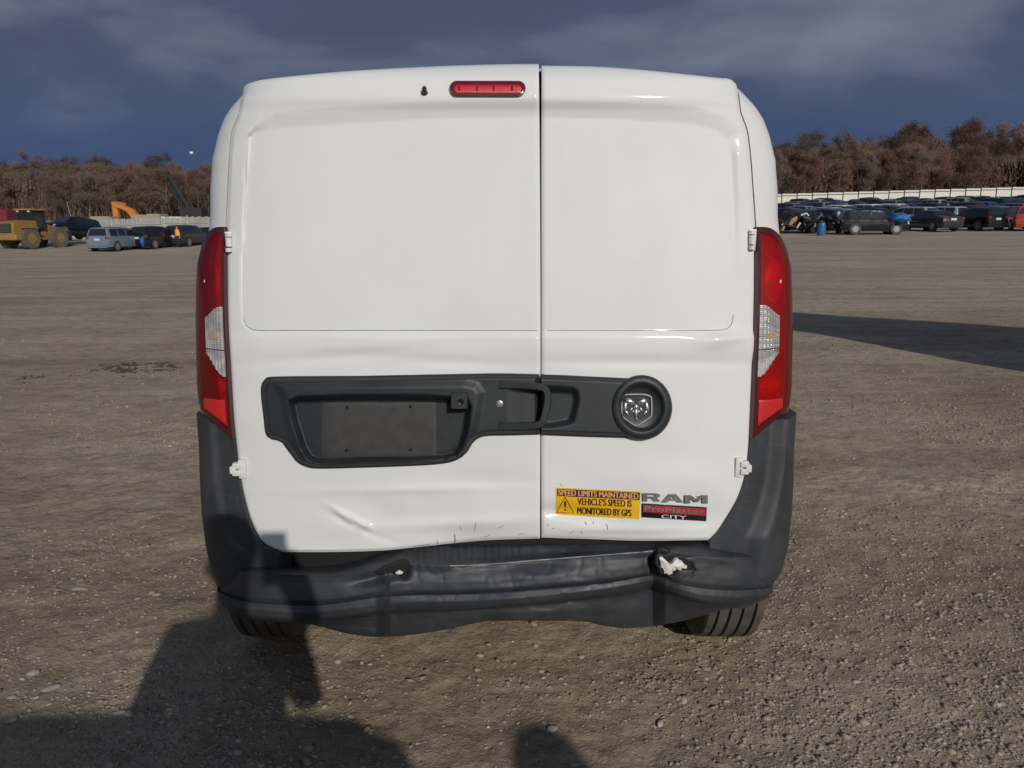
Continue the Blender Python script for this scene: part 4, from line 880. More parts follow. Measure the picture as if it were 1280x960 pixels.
TYPES = {
 'suv': dict(L=4.75, w=0.93, belt=1.06, wr=0.36, ax=(0.20, 0.80), top=[(0, 0.98), (0.012, 1.06), (0.055, 1.58), (0.11, 1.69), (0.40, 1.74), (0.55, 1.70), (0.62, 1.62), (0.755, 1.12), (0.93, 1.02), (0.985, 0.88), (1, 0.70)], ws=(0.60, 0.75), rw=(0.014, 0.056), win=((0.09, 0.24), (0.255, 0.42), (0.435, 0.62))),
 'sedan': dict(L=4.7, w=0.90, belt=0.95, wr=0.33, ax=(0.20, 0.81), top=[(0, 0.80), (0.015, 0.98), (0.13, 1.04), (0.27, 1.37), (0.36, 1.43), (0.48, 1.45), (0.57, 1.40), (0.735, 1.00), (0.94, 0.86), (0.985, 0.75), (1, 0.58)], ws=(0.575, 0.725), rw=(0.15, 0.27), win=((0.215, 0.40), (0.415, 0.60))),
 'minivan': dict(L=5.0, w=0.97, belt=1.06, wr=0.34, ax=(0.19, 0.81), top=[(0, 0.95), (0.012, 1.08), (0.045, 1.60), (0.09, 1.71), (0.45, 1.76), (0.60, 1.70), (0.66, 1.62), (0.83, 1.12), (0.95, 0.97), (1, 0.68)], ws=(0.65, 0.825), rw=(0.014, 0.046), win=((0.075, 0.26), (0.275, 0.46), (0.475, 0.68))),
 'boxy': dict(L=4.6, w=0.94, belt=1.08, wr=0.38, ax=(0.20, 0.80), top=[(0, 1.0), (0.01, 1.08), (0.022, 1.66), (0.05, 1.78), (0.50, 1.80), (0.60, 1.76), (0.635, 1.68), (0.70, 1.16), (0.96, 1.08), (0.99, 0.95), (1, 0.75)], ws=(0.638, 0.698), rw=(0.012, 0.021), win=((0.05, 0.22), (0.235, 0.42), (0.435, 0.63))),
 'tall van': dict(L=5.3, w=1.0, belt=1.15, wr=0.36, ax=(0.18, 0.80), top=[(0, 1.0), (0.008, 1.2), (0.015, 1.86), (0.035, 1.98), (0.62, 2.0), (0.70, 1.94), (0.74, 1.84), (0.86, 1.22), (0.96, 1.06), (1, 0.72)], ws=(0.742, 0.855), rw=(0.010, 0.0148), win=((0.50, 0.73),)),
}
_cm = {}
def car_meshes(ty):
    if ty in _cm: return _cm[ty]
    T = TYPES[ty]; L, w, belt = T['L'], T['w'], T['belt']; tp = T['top']; parts = []
    def top(s): return float(np.interp(s, *zip(*tp)))
    def wid(s): return w * float(np.interp(s, [0, .03, .10, .5, .88, .96, 1], [.88, .95, .99, 1, .985, .92, .80]))
    def sec(s, o=0.0):
        t = top(s) + o; W = wid(s) + o; g = t > belt + 0.22
        b = belt if g else min(belt, t - 0.10); k = float(ss(belt + 0.08, belt + 0.5, t))
        xt = W * (0.93 - 0.17 * k); xr = W * (0.78 - 0.14 * k)
        return [(0.80 * W, 0.24), (0.96 * W, 0.30), (1.0 * W, 0.52), (1.0 * W, b - 0.18), (0.975 * W, b - 0.02), (0.955 * W, b), (xt + (0.955 * W - xt) * 0.5, b + (t - 0.05 - b) * 0.5), (xt, t - 0.05), (xr, t - 0.008), (0.4 * xr, t + 0.014 * k), (0, t + 0.018 * k)]
    ss_ = sorted(set([p[0] for p in tp] + list(np.linspace(0, 1, 41)))); V = []; n = 21
    for s in ss_:
        h = sec(s); pts = [(x, z) for x, z in h] + [(-x, z) for x, z in h[-2::-1]]
        V += [((s - 0.5) * L, x, z) for x, z in pts]
    f = grid_faces(len(ss_), n); f.append(tuple(range(n))); f.append(tuple((len(ss_) - 1) * n + i for i in range(n))[::-1])
    o = mesh_obj('tmp', V, f, None, None, True); me = o.data
    b = bmesh.new(); b.from_mesh(me); bmesh.ops.recalc_face_normals(b, faces=b.faces); b.to_mesh(me); b.free(); me.set_sharp_from_angle(angle=R(32)); bpy.data.objects.remove(o); me.materials.append(None); parts.append(('body', me, None))
    def addm(nm, V, f, m):
        o = mesh_obj('tmp', V, f, m, None, False); me = o.data; b = bmesh.new(); b.from_mesh(me); bmesh.ops.recalc_face_normals(b, faces=b.faces); b.to_mesh(me); b.free(); bpy.data.objects.remove(o); parts.append((nm, me, m)); return me
    for sd_ in (-1, 1):
        for (s0, s1) in T['win']:
            V = []
            for s in np.linspace(s0, s1, 7):
                h = sec(s); (xa, za), (xb, zb) = h[5], h[7]
                for k in (0.06, 0.5, 0.90):
                    x = xa + (xb - xa) * k + 0.010; z = za + (zb - za) * k
                    if z > top(s) - 0.06: z = top(s) - 0.06
                    V.append(((s - 0.5) * L, sd_ * x, z))
            addm('side_window', V, grid_faces(7, 3), M['glass'])
    for nm, (s0, s1) in (('windscreen', T['ws']), ('rear_window', T['rw'])):
        V = []; steps = np.linspace(s0, s1, 5); dz = 0.012; dxx = 0.010 if nm == 'windscreen' else -0.012
        for s in steps:
            h = sec(s)
            for k in np.linspace(-1, 1, 7): V.append(((s - 0.5) * L + dxx, k * h[8][0] * 1.02, top(s) + dz - 0.014 * k * k))
        addm(nm, V, grid_faces(5, 7), M['glass'])
    def bmpart(nm, fn, m):
        b = bmesh.new(); fn(b); bmesh.ops.recalc_face_normals(b, faces=b.faces); me = bpy.data.meshes.new(nm); b.to_mesh(me); b.free(); me.materials.append(m); parts.append((nm, me, m))
    bmpart('bumper', lambda b: box(b, (-L / 2 + 0.02, 0, 0.48), (0.16, w * 1.70, 0.24), bev=0.04), None); parts[-1][1].materials.clear(); parts[-1][1].materials.append(None)
    bmpart('lower_trim', lambda b: box(b, (0, 0, 0.24), (L * 0.97, w * 1.72, 0.10), bev=0.02), M['car_dark'])
    for sd_ in (-1, 1):
        bmpart('tail_light', lambda b: box(b, (-L / 2 + 0.07, sd_ * w * 0.78, min(belt, top(.02)) - 0.10), (0.20, 0.24, 0.17 if ty != 'boxy' else 0.3), bev=0.03), M['tail'])
        bmpart('headlight', lambda b: box(b, (L / 2 - 0.17, sd_ * w * 0.70, top(.97) - 0.16), (0.26, 0.34, 0.13), bev=0.03), M['lamp'])
        bmpart('mirror', lambda b: box(b, ((T['ws'][1] - 0.5) * L - 0.35, sd_ * (w + 0.08), belt + 0.05), (0.12, 0.18, 0.14), bev=0.03), None); parts[-1][1].materials.clear(); parts[-1][1].materials.append(None)
    bmpart('number_plate', lambda b: box(b, (-L / 2 - 0.012, 0, min(belt, 1.0) - 0.16), (0.02, 0.42, 0.15)), M['lamp'])
    _cm[ty] = (parts, L, w, T); return _cm[ty]
_wm = {}
def wheel_meshes(r):
    if r in _wm: return _wm[r]
    b = bmesh.new(); tube(b, (0, -0.115, 0), (0, 0.115, 0), r, n=22); me = bpy.data.meshes.new('tyre'); b.to_mesh(me); b.free(); me.materials.append(M['tyre'])
    b = bmesh.new()
    for sd_ in (-1, 1):
        tube(b, (0, sd_ * 0.095, 0), (0, sd_ * 0.122, 0), r * 0.62, r * 0.60, n=20)
    m2 = bpy.data.meshes.new('rim'); b.to_mesh(m2); b.free(); m2.materials.append(M['alloy'])
    b = bmesh.new()
    for sd_ in (-1, 1):
        for k in range(7):
            a = 2 * math.pi * (k + .5) / 7; box(b, (r * .38 * math.cos(a), sd_ * 0.124, r * .38 * math.sin(a)), (r * .34, 0.006, r * .12), Matrix.Rotation(-a, 3, 'Y'))
    m3 = bpy.data.meshes.new('rim_gaps'); b.to_mesh(m3); b.free(); m3.materials.append(M['car_dark'])
    b = bmesh.new(); tube(b, (0, -0.10, 0.02), (0, 0.10, 0.02), r * 1.17, n=22); m4 = bpy.data.meshes.new('wheel_arch'); b.to_mesh(m4); b.free(); m4.materials.append(M['car_dark'])
    _wm[r] = (me, m2, m3, m4); return _wm[r]
def new(name, me, parent, loc=(0, 0, 0)):
    o = bpy.data.objects.new(name, me); o.location = loc; return link(o, parent)
def car(ty, colour, x, y, heading, label, group=None, name=None, full=True, z=None, scale=1.0, rot=None, far=False):
    """heading in degrees: 0 = front points away from the camera (+Y), 90 = front points right"""
    parts, L, w, T = car_meshes(ty)
    zz = float(terrain(x, y)) if z is None else z
    r = empty(name or {'suv': 'parked_suv', 'sedan': 'parked_car', 'minivan': 'minivan', 'boxy': 'boxy_suv', 'tall van': 'parked_van'}[ty], (x, y, zz), R(90 - heading)); r.scale = (scale,) * 3
    if rot: r.rotation_euler = (rot[0], rot[1], R(90 - heading))
    paint = cmat(colour.replace(' ', '_'), PAINT[colour], 0.16, 0.4)
    for nm, me, m in parts:
        if far and nm in ('number_plate', 'lower_trim', 'bumper'): continue
        o = new(nm, me, r)
        if m is None:
            o.material_slots[0].link = 'OBJECT'; o.material_slots[0].material = paint
    wm = wheel_meshes(T['wr'])
    for sx in T['ax']:
        for sd_ in (-1, 1):
            a = new('wheel_arch', wm[3], r, ((sx - 0.5) * L, sd_ * (w - 0.095), T['wr']))
            if not far:
                t = new('wheel', wm[0], r, ((sx - 0.5) * L, sd_ * (w - 0.10), T['wr'])); q = new('rim', wm[1], t); new('rim_gap', wm[2], t)['kind'] = 'stuff'
            else: new('wheel', wm[0], r, ((sx - 0.5) * L, sd_ * (w - 0.10), T['wr']))
    return tag(r, label, 'car' if ty != 'minivan' else 'minivan', group)
def gxy(px, Y): return float((px - CX) / F * (Y * math.cos(PITCH))), Y      # ground place under a photo column (near the horizon)

# left: minivan and the cars beside it
x, y = gxy(145, 60); car('minivan', 'silver blue', x, y, 6, 'silver blue minivan parked at the left end of the car row, rear facing us', 'cars parked at the left fence')
x, y = gxy(193, 63); car('suv', 'black', x, y, 10, 'black car parked just right of the silver blue minivan', 'cars parked at the left fence')
x, y = gxy(234, 66); car('suv', 'charcoal', x, y, 8, 'charcoal SUV parked beside the white van, behind the orange vest', 'cars parked at the left fence')
x, y = gxy(262, 69); car('sedan', 'navy', x, y, 30, 'navy car at the right end of the left row, half hidden by the van', 'cars parked at the left fence')
x, y = gxy(300, 72); car('suv', 'black', x, y, 30, 'black SUV in the left row wholly behind the van', 'cars parked at the left fence')
# right: front row
x, y = gxy(1090, 58); car('suv', 'black', x, y, 97, 'black SUV standing side-on in front of the packed rows, right', 'front row cars on the right')
x, y = gxy(1163, 62); car('sedan', 'charcoal', x, y, -8, 'dark car with a pale rear bumper beside the side-on black SUV', 'front row cars on the right', scale=1.1)
x, y = gxy(1219, 62); car('suv', 'black', x, y, -8, 'black SUV parked between the dark car and the red SUV', 'front row cars on the right')
x, y = gxy(1273, 61); car('boxy', 'red', x, y, 18, 'boxy red SUV at the right edge of the picture, rear facing us', 'front row cars on the right')
x, y = gxy(1340, 62); car('suv', 'grey', x, y, -20, 'grey SUV in the front row just right of the boxy red SUV', 'front row cars on the right')
x, y = gxy(1008, 63); car('suv', 'black', x, y, 60, 'wrecked black SUV among the scrap left of the blue drum', 'front row cars on the right')
x, y = gxy(1040, 66); car('suv', 'navy', x, y, 150, 'dark wreck with its front toward us behind the blue drum', 'front row cars on the right')
x, y = gxy(960, 66); car('sedan', 'black', x, y, 20, 'black car in the front row half hidden by the white van', 'front row cars on the right')
ords = ['first', 'second', 'third', 'fourth', 'fifth', 'sixth', 'seventh', 'eighth', 'ninth', 'tenth', 'eleventh', 'twelfth', 'thirteenth', 'fourteenth', 'fifteenth', 'sixteenth', 'seventeenth', 'eighteenth', 'nineteenth', 'twentieth', 'twenty-first', 'twenty-second']
cols = ['black', 'dark blue', 'charcoal', 'silver', 'grey', 'white', 'blue', 'navy', 'silver', 'charcoal', 'silver blue', 'silver blue', 'grey', 'dark blue']
rr = random.Random(11)
for ri, Y in enumerate((70, 77, 85, 94, 104, 115, 127, 139)):
    px_ = 1330 - rr.random() * 12; k = 0
    step = 2.75 * 960 / Y * 1.02 * (1.0 if ri < 3 else 1.1)
    while px_ > 985 - 0.2 * step and k < len(ords):
        Yj = Y + rr.uniform(-0.7, 0.7); x, y = gxy(px_, Yj); c = rr.choice(cols); ty = rr.choice(['suv', 'sedan', 'suv', 'sedan', 'minivan'])
        car(ty, c, x, y, rr.choice([-25, 155]) + rr.uniform(-4, 4), '%s %s in the %s packed row behind the front cars, %s from the right' % (c, {'suv': 'SUV', 'sedan': 'car', 'minivan': 'minivan'}[ty], ords[ri], ords[k]), 'cars packed in rows before the white fence', far=True)
        px_ -= step * rr.uniform(0.92, 1.1); k += 1
# unseen hoarding, added off the right edge to cast the shadow on the gravel
def off_part(nm, fn, m, parent): b = bmesh.new(); fn(b); bmesh.ops.recalc_face_normals(b, faces=b.faces); return bm_obj(nm, b, m, parent)
hd = empty('shadow_hoarding', (5.3, 7.05, 0), math.atan2(-.57, .82)); tag(hd, 'tall board hoarding out of view on the right, added to cast the long shadow', 'hoarding')
M['board'] = mat('weathered_board', (0.30, 0.26, 0.21), .85, var=.2, vscale=3)
for k in range(20): off_part('board', lambda b: box(b, (.15 + k * .3, 0, 1.8), (.296, .03, 3.6)), M['board'], hd)
for k in range(5): off_part('post', lambda b: box(b, (.1 + k * 1.45, .08, 1.75), (.1, .1, 3.5)), M['board'], hd)
for z_ in (.5, 1.8, 3.1): off_part('rail', lambda b: box(b, (3.0, .16, z_), (6.0, .06, .1)), M['board'], hd)
car('suv', 'grey', 0.12, -3.27, 180, 'grey SUV parked behind the photographer, unseen, added for its shadow', 'unseen vehicles added for their shadows')  # unseen SUV, added so its roof shades the gravel at lower left
# ------------------------------------------------------------------ machines and bits
M['machine'] = mat('machine_yellow', (0.34, 0.19, 0.055), 0.5, var=0.15, vscale=1.5, dirt=((0.20, 0.15, 0.09), 0.45, 0.75, 1.6, 0.6))
M['orange'] = mat('machine_orange', (0.56, 0.20, 0.035), 0.5, var=0.12, vscale=1.5)
M['dull'] = mat('machine_dark', (0.022, 0.022, 0.022), 0.7)
M['bigtyre'] = mat('dusty_tyre', (0.13, 0.115, 0.095), 0.9, var=0.2, vscale=3)
M['tan'] = mat('tan_concrete', (0.34, 0.29, 0.22), 0.85, var=0.12, vscale=0.8)
M['bluebag'] = mat('blue_plastic', (0.028, 0.12, 0.32), 0.4, coat=0.2, var=0.15, vscale=4)
M['redpaint'] = mat('red_paint', (0.17, 0.02, 0.02), 0.5)
x, y = gxy(41, 61); zt_ = float(terrain(x, y))
ld = empty('wheel_loader', (x, y, zt_), R(78)); ld.scale = (.9, .9, .9); tag(ld, 'yellow wheel loader with a dark car on its forks, left edge', 'loader')
# local: front +X, axles 1.6 m either side of the joint
def part(nm, fn, m, parent, smooth=False): b = bmesh.new(); fn(b); bmesh.ops.recalc_face_normals(b, faces=b.faces); return bm_obj(nm, b, m, parent, smooth, 35 if smooth else None)
def fe(b):
    poly_prism(b, [(-2.9, 1.0), (-2.95, 1.5), (-2.8, 2.15), (-1.3, 2.35), (-0.5, 2.3), (-0.3, 1.1), (-1.0, 0.9)], 1.7)
part('engine_cover', fe, M['machine'], ld); part('counterweight', lambda b: box(b, (-2.75, 0, 0.95), (0.7, 2.3, 0.5), bev=0.08), M['machine'], ld)
part('grille', lambda b: box(b, (-2.97, 0, 1.70), (0.06, 1.25, 0.75)), M['dull'], ld)
for k in range(6): part('grille_bar', lambda b: box(b, (-3.02, 0, 1.42 + k * .11), (0.03, 1.2, 0.035)), M['bigtyre'], ld)
part('cab', lambda b: poly_prism(b, [(-0.7, 1.6), (-0.75, 3.15), (0.55, 3.15), (0.75, 2.1), (0.6, 1.6)], 1.35), M['glass'], ld)
for sx, sy in ((-0.73, .68), (-0.73, -.68), (0.58, .68), (0.58, -.68)): part('cab_post', lambda b: box(b, (sx, sy, 2.4), (0.13, 0.10, 1.6)), M['dull'], ld)
part('cab_roof', lambda b: box(b, (-0.1, 0, 3.24), (1.75, 1.7, 0.16), bev=0.05), M['machine'], ld)
for sy in (-.55, .55): part('work_lamp', lambda b: box(b, (-0.85, sy, 3.10), (0.10, 0.22, 0.14)), M['lamp'], ld)
part('front_frame', lambda b: poly_prism(b, [(0.3, 0.7), (0.4, 1.4), (1.3, 1.9), (1.9, 1.3), (2.2, 0.7)], 0.9), M['machine'], ld)
part('lift_arm', lambda b: poly_prism(b, [(0.9, 1.75), (1.1, 2.05), (2.2, 1.7), (3.2, 0.75), (3.1, 0.45), (2.0, 1.25)], 0.8), M['machine'], ld)
part('fork_carriage', lambda b: (box(b, (3.2, 0, 1.0), (0.12, 1.9, 0.9)), box(b, (3.9, -.6, 0.58), (1.5, .16, .08)), box(b, (3.9, .6, 0.58), (1.5, .16, .08))), M['dull'], ld)
for sy in (-1, 1): part('fender', lambda b: box(b, (-1.5, sy * 1.05, 1.72), (1.5, 0.62, 0.08), bev=0.03), M['machine'], ld)
for sx in (-1.55, 1.6):
    for sy in (-1.05, 1.05):
        w_ = part('wheel', lambda b: (tube(b, (sx, sy - .22, .86), (sx, sy + .22, .86), .86, n=30), [box(b, (sx + .86 * math.cos(a), sy, .86 + .86 * math.sin(a)), (.10, .44, .07), Matrix.Rotation(-a, 3, 'Y')) for a in np.linspace(0, 2 * math.pi, 26, endpoint=False)]), M['bigtyre'], ld)
        part('rim', lambda b: (tube(b, (sx, sy - .235, .86), (sx, sy + .235, .86), .43, n=20), tube(b, (sx, sy - .26, .86), (sx, sy + .26, .86), .16, n=12)), M['machine'], w_)
x, y = gxy(88, 66); car('suv', 'navy', x, y, 200, 'dark navy SUV carried on the forks of the yellow loader', None, z=float(terrain(x, y)) + 0.62, rot=(0, R(-7), 0), name='lifted_suv')
x, y = gxy(3, 66); rt = empty('red_tractor', (x, y, float(terrain(x, y)))); tag(rt, 'red machine partly hidden behind the loader cab, far left', 'machine')
part('hood', lambda b: poly_prism(b, [(-1.2, 1.0), (-1.2, 2.6), (-0.2, 3.0), (0.9, 2.7), (1.0, 1.0)], 1.4), M['redpaint'], rt); part('chassis', lambda b: box(b, (0, 0, .6), (2.6, 1.6, .8)), M['dull'], rt); part('exhaust', lambda b: tube(b, (.2, 0, 2.8), (.2, 0, 3.7), .06), M['dull'], rt)
for sx in (-.8, .8): part('wheel', lambda b: tube(b, (sx, -1.0, .6), (sx, 1.0, .6), .6, n=20), M['bigtyre'], rt)
# excavator behind the left fence
x, y = gxy(160, 96); exc = empty('excavator', (x, y, float(terrain(x, y)))); tag(exc, 'orange excavator with folded boom behind the left fence', 'excavator')
k_ = 96 / 960 * 1.02
def pz(px, py): return ((px - 160) * k_, float(at(px, py, 96)[2]) - float(terrain(x, y)))
part('boom', lambda b: poly_prism(b, [pz(175, 276), pz(174, 269), pz(168, 261), pz(160, 257.5), pz(146, 252.5), pz(144, 254), pz(146, 258), pz(158, 262), pz(163, 266), pz(168, 276)], 0.7), M['orange'], exc)
part('stick', lambda b: poly_prism(b, [pz(144, 253), pz(146.5, 252), pz(150, 258), pz(151.5, 276), pz(150.5, 284), pz(147, 284), pz(144.5, 276)], 0.5), M['orange'], exc)
part('cylinder', lambda b: tube(b, (pz(148, 253)[0], 0, pz(148, 253)[1]), (pz(160, 256)[0], 0, pz(160, 256)[1]), 0.16, n=8), M['machine'], exc)
part('bucket', lambda b: poly_prism(b, [pz(147, 283), pz(152, 283), pz(155, 290), pz(150, 294), pz(146, 291)], 1.2), M['dull'], exc)
part('house', lambda b: box(b, (2.9, 0.6, 0.85), (2.6, 2.6, .9), bev=.1), M['orange'], exc); part('cab', lambda b: box(b, (1.0, 1.2, 0.95), (1.3, 1.1, 1.0), bev=.08), M['glass'], exc)
for sy in (-1.1, 1.1): part('track', lambda b: box(b, (2.2, sy, .5), (4.0, .6, .9), bev=.25), M['dull'], exc)
# crane boom
x, y = gxy(238, 112); cr_ = empty('crane', (x, y, float(terrain(x, y)))); tag(cr_, 'dark crane with slanting lattice boom before the woods, left of the van', 'crane')
kc = 112 / 960 * 1.02
def pc(px, py): return Vector(((px - 238) * kc, 0, float(at(px, py, 112)[2]) - float(terrain(x, y))))
def lat(b):
    p0, p1 = pc(240, 272), pc(214, 219); n = 14; d = (p1 - p0); nx = Vector((d.z, 0, -d.x)).normalized()
    for k in range(n + 1):
        q = p0 + d * (k / n); w_ = 0.32 * (1 if 0 < k < n else .5)
        if k < n:
            q2 = p0 + d * ((k + 1) / n)
            for sx, sy in ((-1, -1), (-1, 1), (1, -1), (1, 1)): tube(b, q + nx * sx * .32 + Vector((0, sy * .32, 0)), q2 + nx * sx * .32 + Vector((0, sy * .32, 0)), .15, n=4)
            for sy in (-1, 1): tube(b, q + nx * .32 + Vector((0, sy * .32, 0)), q2 - nx * .32 + Vector((0, sy * .32, 0)), .05, n=4)
part('boom', lat, M['dull'], cr_)
part('hoist_rope', lambda b: tube(b, pc(213.5, 220), pc(211.5, 252), .05, n=4), M['steel'], cr_); part('jib_head', lambda b: box(b, pc(214, 219), (.7, .7, 1.0)), M['dull'], cr_)
part('cab', lambda b: (box(b, (0.6, 0, 1.6), (3.2, 2.2, 2.0), bev=.1), box(b, (0, 0, .5), (4.6, 2.4, .9), bev=.1)), M['dull'], cr_)
BARK0 = mat('weathered_pole', (0.10, 0.08, 0.065), .9)
# light pole with a small bright lamp above the trees
x, y = gxy(246, 118); lp_ = empty('light_pole', (x, y, float(terrain(x, y)))); tag(lp_, 'tall light pole whose white lamp shows over the trees beside the van', 'light pole')
ph = float(at(246, 191, 118)[2] - terrain(x, y))
part('pole', lambda b: tube(b, (0.5, 0, 0), (0.5, 0, ph + .2), .07, .035, n=8), BARK0, lp_); part('lamp_head', lambda b: box(b, (0.1, 0, ph), (.45, .4, .35), bev=.08), mat('lamp_white', (.8, .8, .8), .4), lp_); part('arm', lambda b: tube(b, (.5, 0, ph + .2), (0, 0, ph + .35), .05), M['dull'], lp_)
# tan blocks on a low wall behind the left fence
for k, (a, b_, t_, col) in enumerate(((120, 144, 270.5, 'tan'), (172, 190, 268.5, 'tan'), (190, 206, 267.5, 'tan'), (207, 212, 271, 'white'), (217, 232, 271, 'white'), (95, 118, 274, 'tan'))):
    x0, Yw = gxy(a, 88); x1, _ = gxy(b_, 88); zt_ = float(at(a, t_, 88)[2]); z0 = float(terrain((x0 + x1) / 2, 88))
    o = part('storage_container' if col == 'tan' else 'site_trailer', lambda b: box(b, (0, 0, (zt_ - z0) / 2), (x1 - x0, 2.2, zt_ - z0), bev=.04), M['tan'] if col == 'tan' else M['foam'], None); o.location = ((x0 + x1) / 2, 88, z0)
    tag(o, ['long tan container left of the orange excavator', 'tan container just right of the orange excavator boom', 'taller tan container between excavator and crane', 'small white box trailer behind the fence by the tan container', 'white trailer roof behind the fence left of the crane', 'low tan container behind the loader'][k], 'container' if col == 'tan' else 'trailer', 'containers behind the left fence')
# blue drum, blue bags, orange scrap
x, y = gxy(1027, 57); dr = empty('blue_drum', (x, y, float(terrain(x, y)))); tag(dr, 'blue plastic drum standing left of the side-on black SUV', 'drum')
part('drum_body', lambda b: [tube(b, (0, 0, z0), (0, 0, z1), r0, r1, n=20) for z0, z1, r0, r1 in ((0, .3, .27, .30), (.3, .34, .315, .315), (.34, .62, .30, .30), (.62, .66, .315, .315), (.66, .9, .30, .27))], M['bluebag'], dr, True); part('lid', lambda b: tube(b, (0, 0, .9), (0, 0, .94), .25, n=20), M['dull'], dr)
def crumple(name, px, Y, size, zc, label, m):
    x, y = gxy(px, Y); b = bmesh.new(); bmesh.ops.create_icosphere(b, subdivisions=3, radius=1.0)
    for v in b.verts:
        n = 1 + .55 * float(vnoise(v.co.x * 2.3 + 9, v.co.y * 2.3 + v.co.z * 3.1, 51)) + .30 * float(vnoise(v.co.x * 6 + v.co.y * 3, v.co.z * 6 + v.co.y * 4, 52)); v.co = Vector((v.co.x * size[0] * n, v.co.y * size[1] * n, v.co.z * size[2] * n))
    o = bm_obj(name, b, m, None, True); o.location = (x, y, float(terrain(x, y)) + zc); return tag(o, label, 'tarp')
crumple('blue_tarp', 1124, 57.0, (.75, .85, .36), 1.12, 'blue plastic bag bundled over the front of the side-on black SUV', M['bluebag'])
crumple('blue_tarp', 178, 60.8, (.22, .5, .42), .62, 'blue plastic bag over the front end of the silver blue minivan', M['bluebag'])
crumple('white_tarp', 1238, 60.2, (.5, .4, .25), .95, 'pale plastic bag on the rear of the black SUV beside the red one', M['lamp'])
x, y = gxy(990, 61); eng = empty('twisted_scrap', (x, y, float(terrain(x, y)))); tag(eng, 'twisted orange and dark scrap frame beside the white van, right', 'scrap')
part('frame', lambda b: [tube(b, p, q, .07, n=6) for p, q in (((-1, 0, .2), (.2, 0, 1.7)), ((.2, 0, 1.7), (1.4, 0, 1.4)), ((-1, .6, .2), (.2, .6, 1.7)), ((1.4, 0, 1.4), (1.6, .6, .1)), ((-.4, 0, .9), (1.2, .5, .5)), ((-1, 0, .2), (1.6, .3, .15)))], M['dull'], eng)
part('orange_arm', lambda b: (poly_prism(b, [(-.35, .65), (-.1, 1.15), (.3, 1.35), (.36, 1.15), (.1, .9), (-.15, .5)], .3), box(b, (-.7, 0, .4), (.15, .3, .4), Matrix.Rotation(.5, 3, 'Y'))), M['machine'], eng)
for k in range(5): part('bracket', lambda b: box(b, (rr.uniform(-.8, 1.2), rr.uniform(-.4, .5), rr.uniform(.3, 1.5)), (.5, .3, .12), Matrix.Rotation(rr.uniform(0, 3), 3, 'Y')), [M['steel'], M['dull'], M['foam']][k % 3], eng)
for k, (pxs, Ys, lbl) in enumerate(((1018, 60.5, 'low heap of dark car parts left of the blue drum'), (1038, 60.0, 'low heap of dark car parts right of the blue drum'))):
    x, y = gxy(pxs, Ys); hp_ = empty('scrap_heap', (x, y, float(terrain(x, y)))); tag(hp_, lbl, 'scrap', 'scrap heaps by the blue drum')
    for j in range(16):
        part('scrap_piece', lambda b: box(b, (rr.uniform(-.8, .8), rr.uniform(-.4, .6), .15 + rr.random() ** 1.5 * 1.35), (rr.uniform(.2, .9), rr.uniform(.2, .6), rr.uniform(.06, .3)), Matrix.Rotation(rr.uniform(0, 3), 3, 'Y') @ Matrix.Rotation(rr.uniform(0, 3), 3, 'Z')), [M['dull'], M['dull'], M['car_dark'], M['steel'], M['dull'], M['alloy']][j % 6], hp_)

# ------------------------------------------------------------------ fences
M['fence_grey'] = mat('grey_fence_slats', (0.36, 0.35, 0.32), 0.8, var=0.2, vscale=0.9)
M['fence_post'] = mat('galvanised', (0.45, 0.44, 0.42), 0.6, metal=0.3)
M['fence_white'] = mat('white_fence_sheet', (0.72, 0.70, 0.62), 0.7, var=0.05, vscale=0.5)
fl = empty('slat_fence', (0, 0, 0)); tag(fl, 'grey vertical slat fence behind the loader and left car row', 'fence')
def slat_mesh(w, h):
    b = bmesh.new(); n = int(w / .155)
    for k in range(n): box(b, (-w / 2 + (k + .5) * w / n, .02 * ((k * 7) % 3 - 1), h / 2 + .03 * ((k * 5) % 4 - 1.5)), (w / n * .86, .025, h - .08))
    me = bpy.data.meshes.new('fence_panel'); b.to_mesh(me); b.free(); me.materials.append(M['fence_grey']); return me
def rail_mesh(w, m): 
    b = bmesh.new(); box(b, (0, 0, 0), (w, .07, .09)); me = bpy.data.meshes.new('fence_rail'); b.to_mesh(me); b.free(); me.materials.append(m); return me
def post_mesh(h, m):
    b = bmesh.new(); tube(b, (0, 0, 0), (0, 0, h), .06, n=8); me = bpy.data.meshes.new('fence_post'); b.to_mesh(me); b.free(); me.materials.append(m); return me
pw = 2.45; pm_, rm_, qm_ = slat_mesh(pw, 2.25), rail_mesh(pw, M['fence_post']), post_mesh(2.5, M['fence_post'])
xf = gxy(-160, 76)[0]; k = 0
while xf < gxy(640, 76)[0]:
    pxx = xf / (76 * math.cos(PITCH)) * F + CX; zt_ = float(at(pxx, np.interp(pxx, [0, 90, 250, 640], [279, 275, 270.5, 262]), 76)[2]); Yf = 76
    p = new('fence_panel', pm_, fl, (xf, Yf, zt_ - 2.25)); p.rotation_euler[1] = R(rr.uniform(-1.2, 1.2)); new('fence_rail', rm_, fl, (xf, Yf - .06, zt_ - .55)); new('fence_rail', rm_, fl, (xf, Yf - .06, zt_ - 1.9)); new('fence_post', qm_, fl, (xf - pw / 2, Yf - .09, zt_ - 2.42)); xf += pw
fr_ = empty('white_fence', (0, 0, 0)); tag(fr_, 'long white sheet fence with dark posts behind the packed cars', 'fence')
pw = 2.9
b = bmesh.new(); n = 14
for k in range(n): box(b, (-pw / 2 + (k + .5) * pw / n, .02 * (k % 2), 1.0), (pw / n, .03, 3.0))
pm_ = bpy.data.meshes.new('fence_panel'); b.to_mesh(pm_); b.free(); pm_.materials.append(M['fence_white'])
rm_ = rail_mesh(pw, M['dull']); qm_ = post_mesh(2.75, M['dull'])
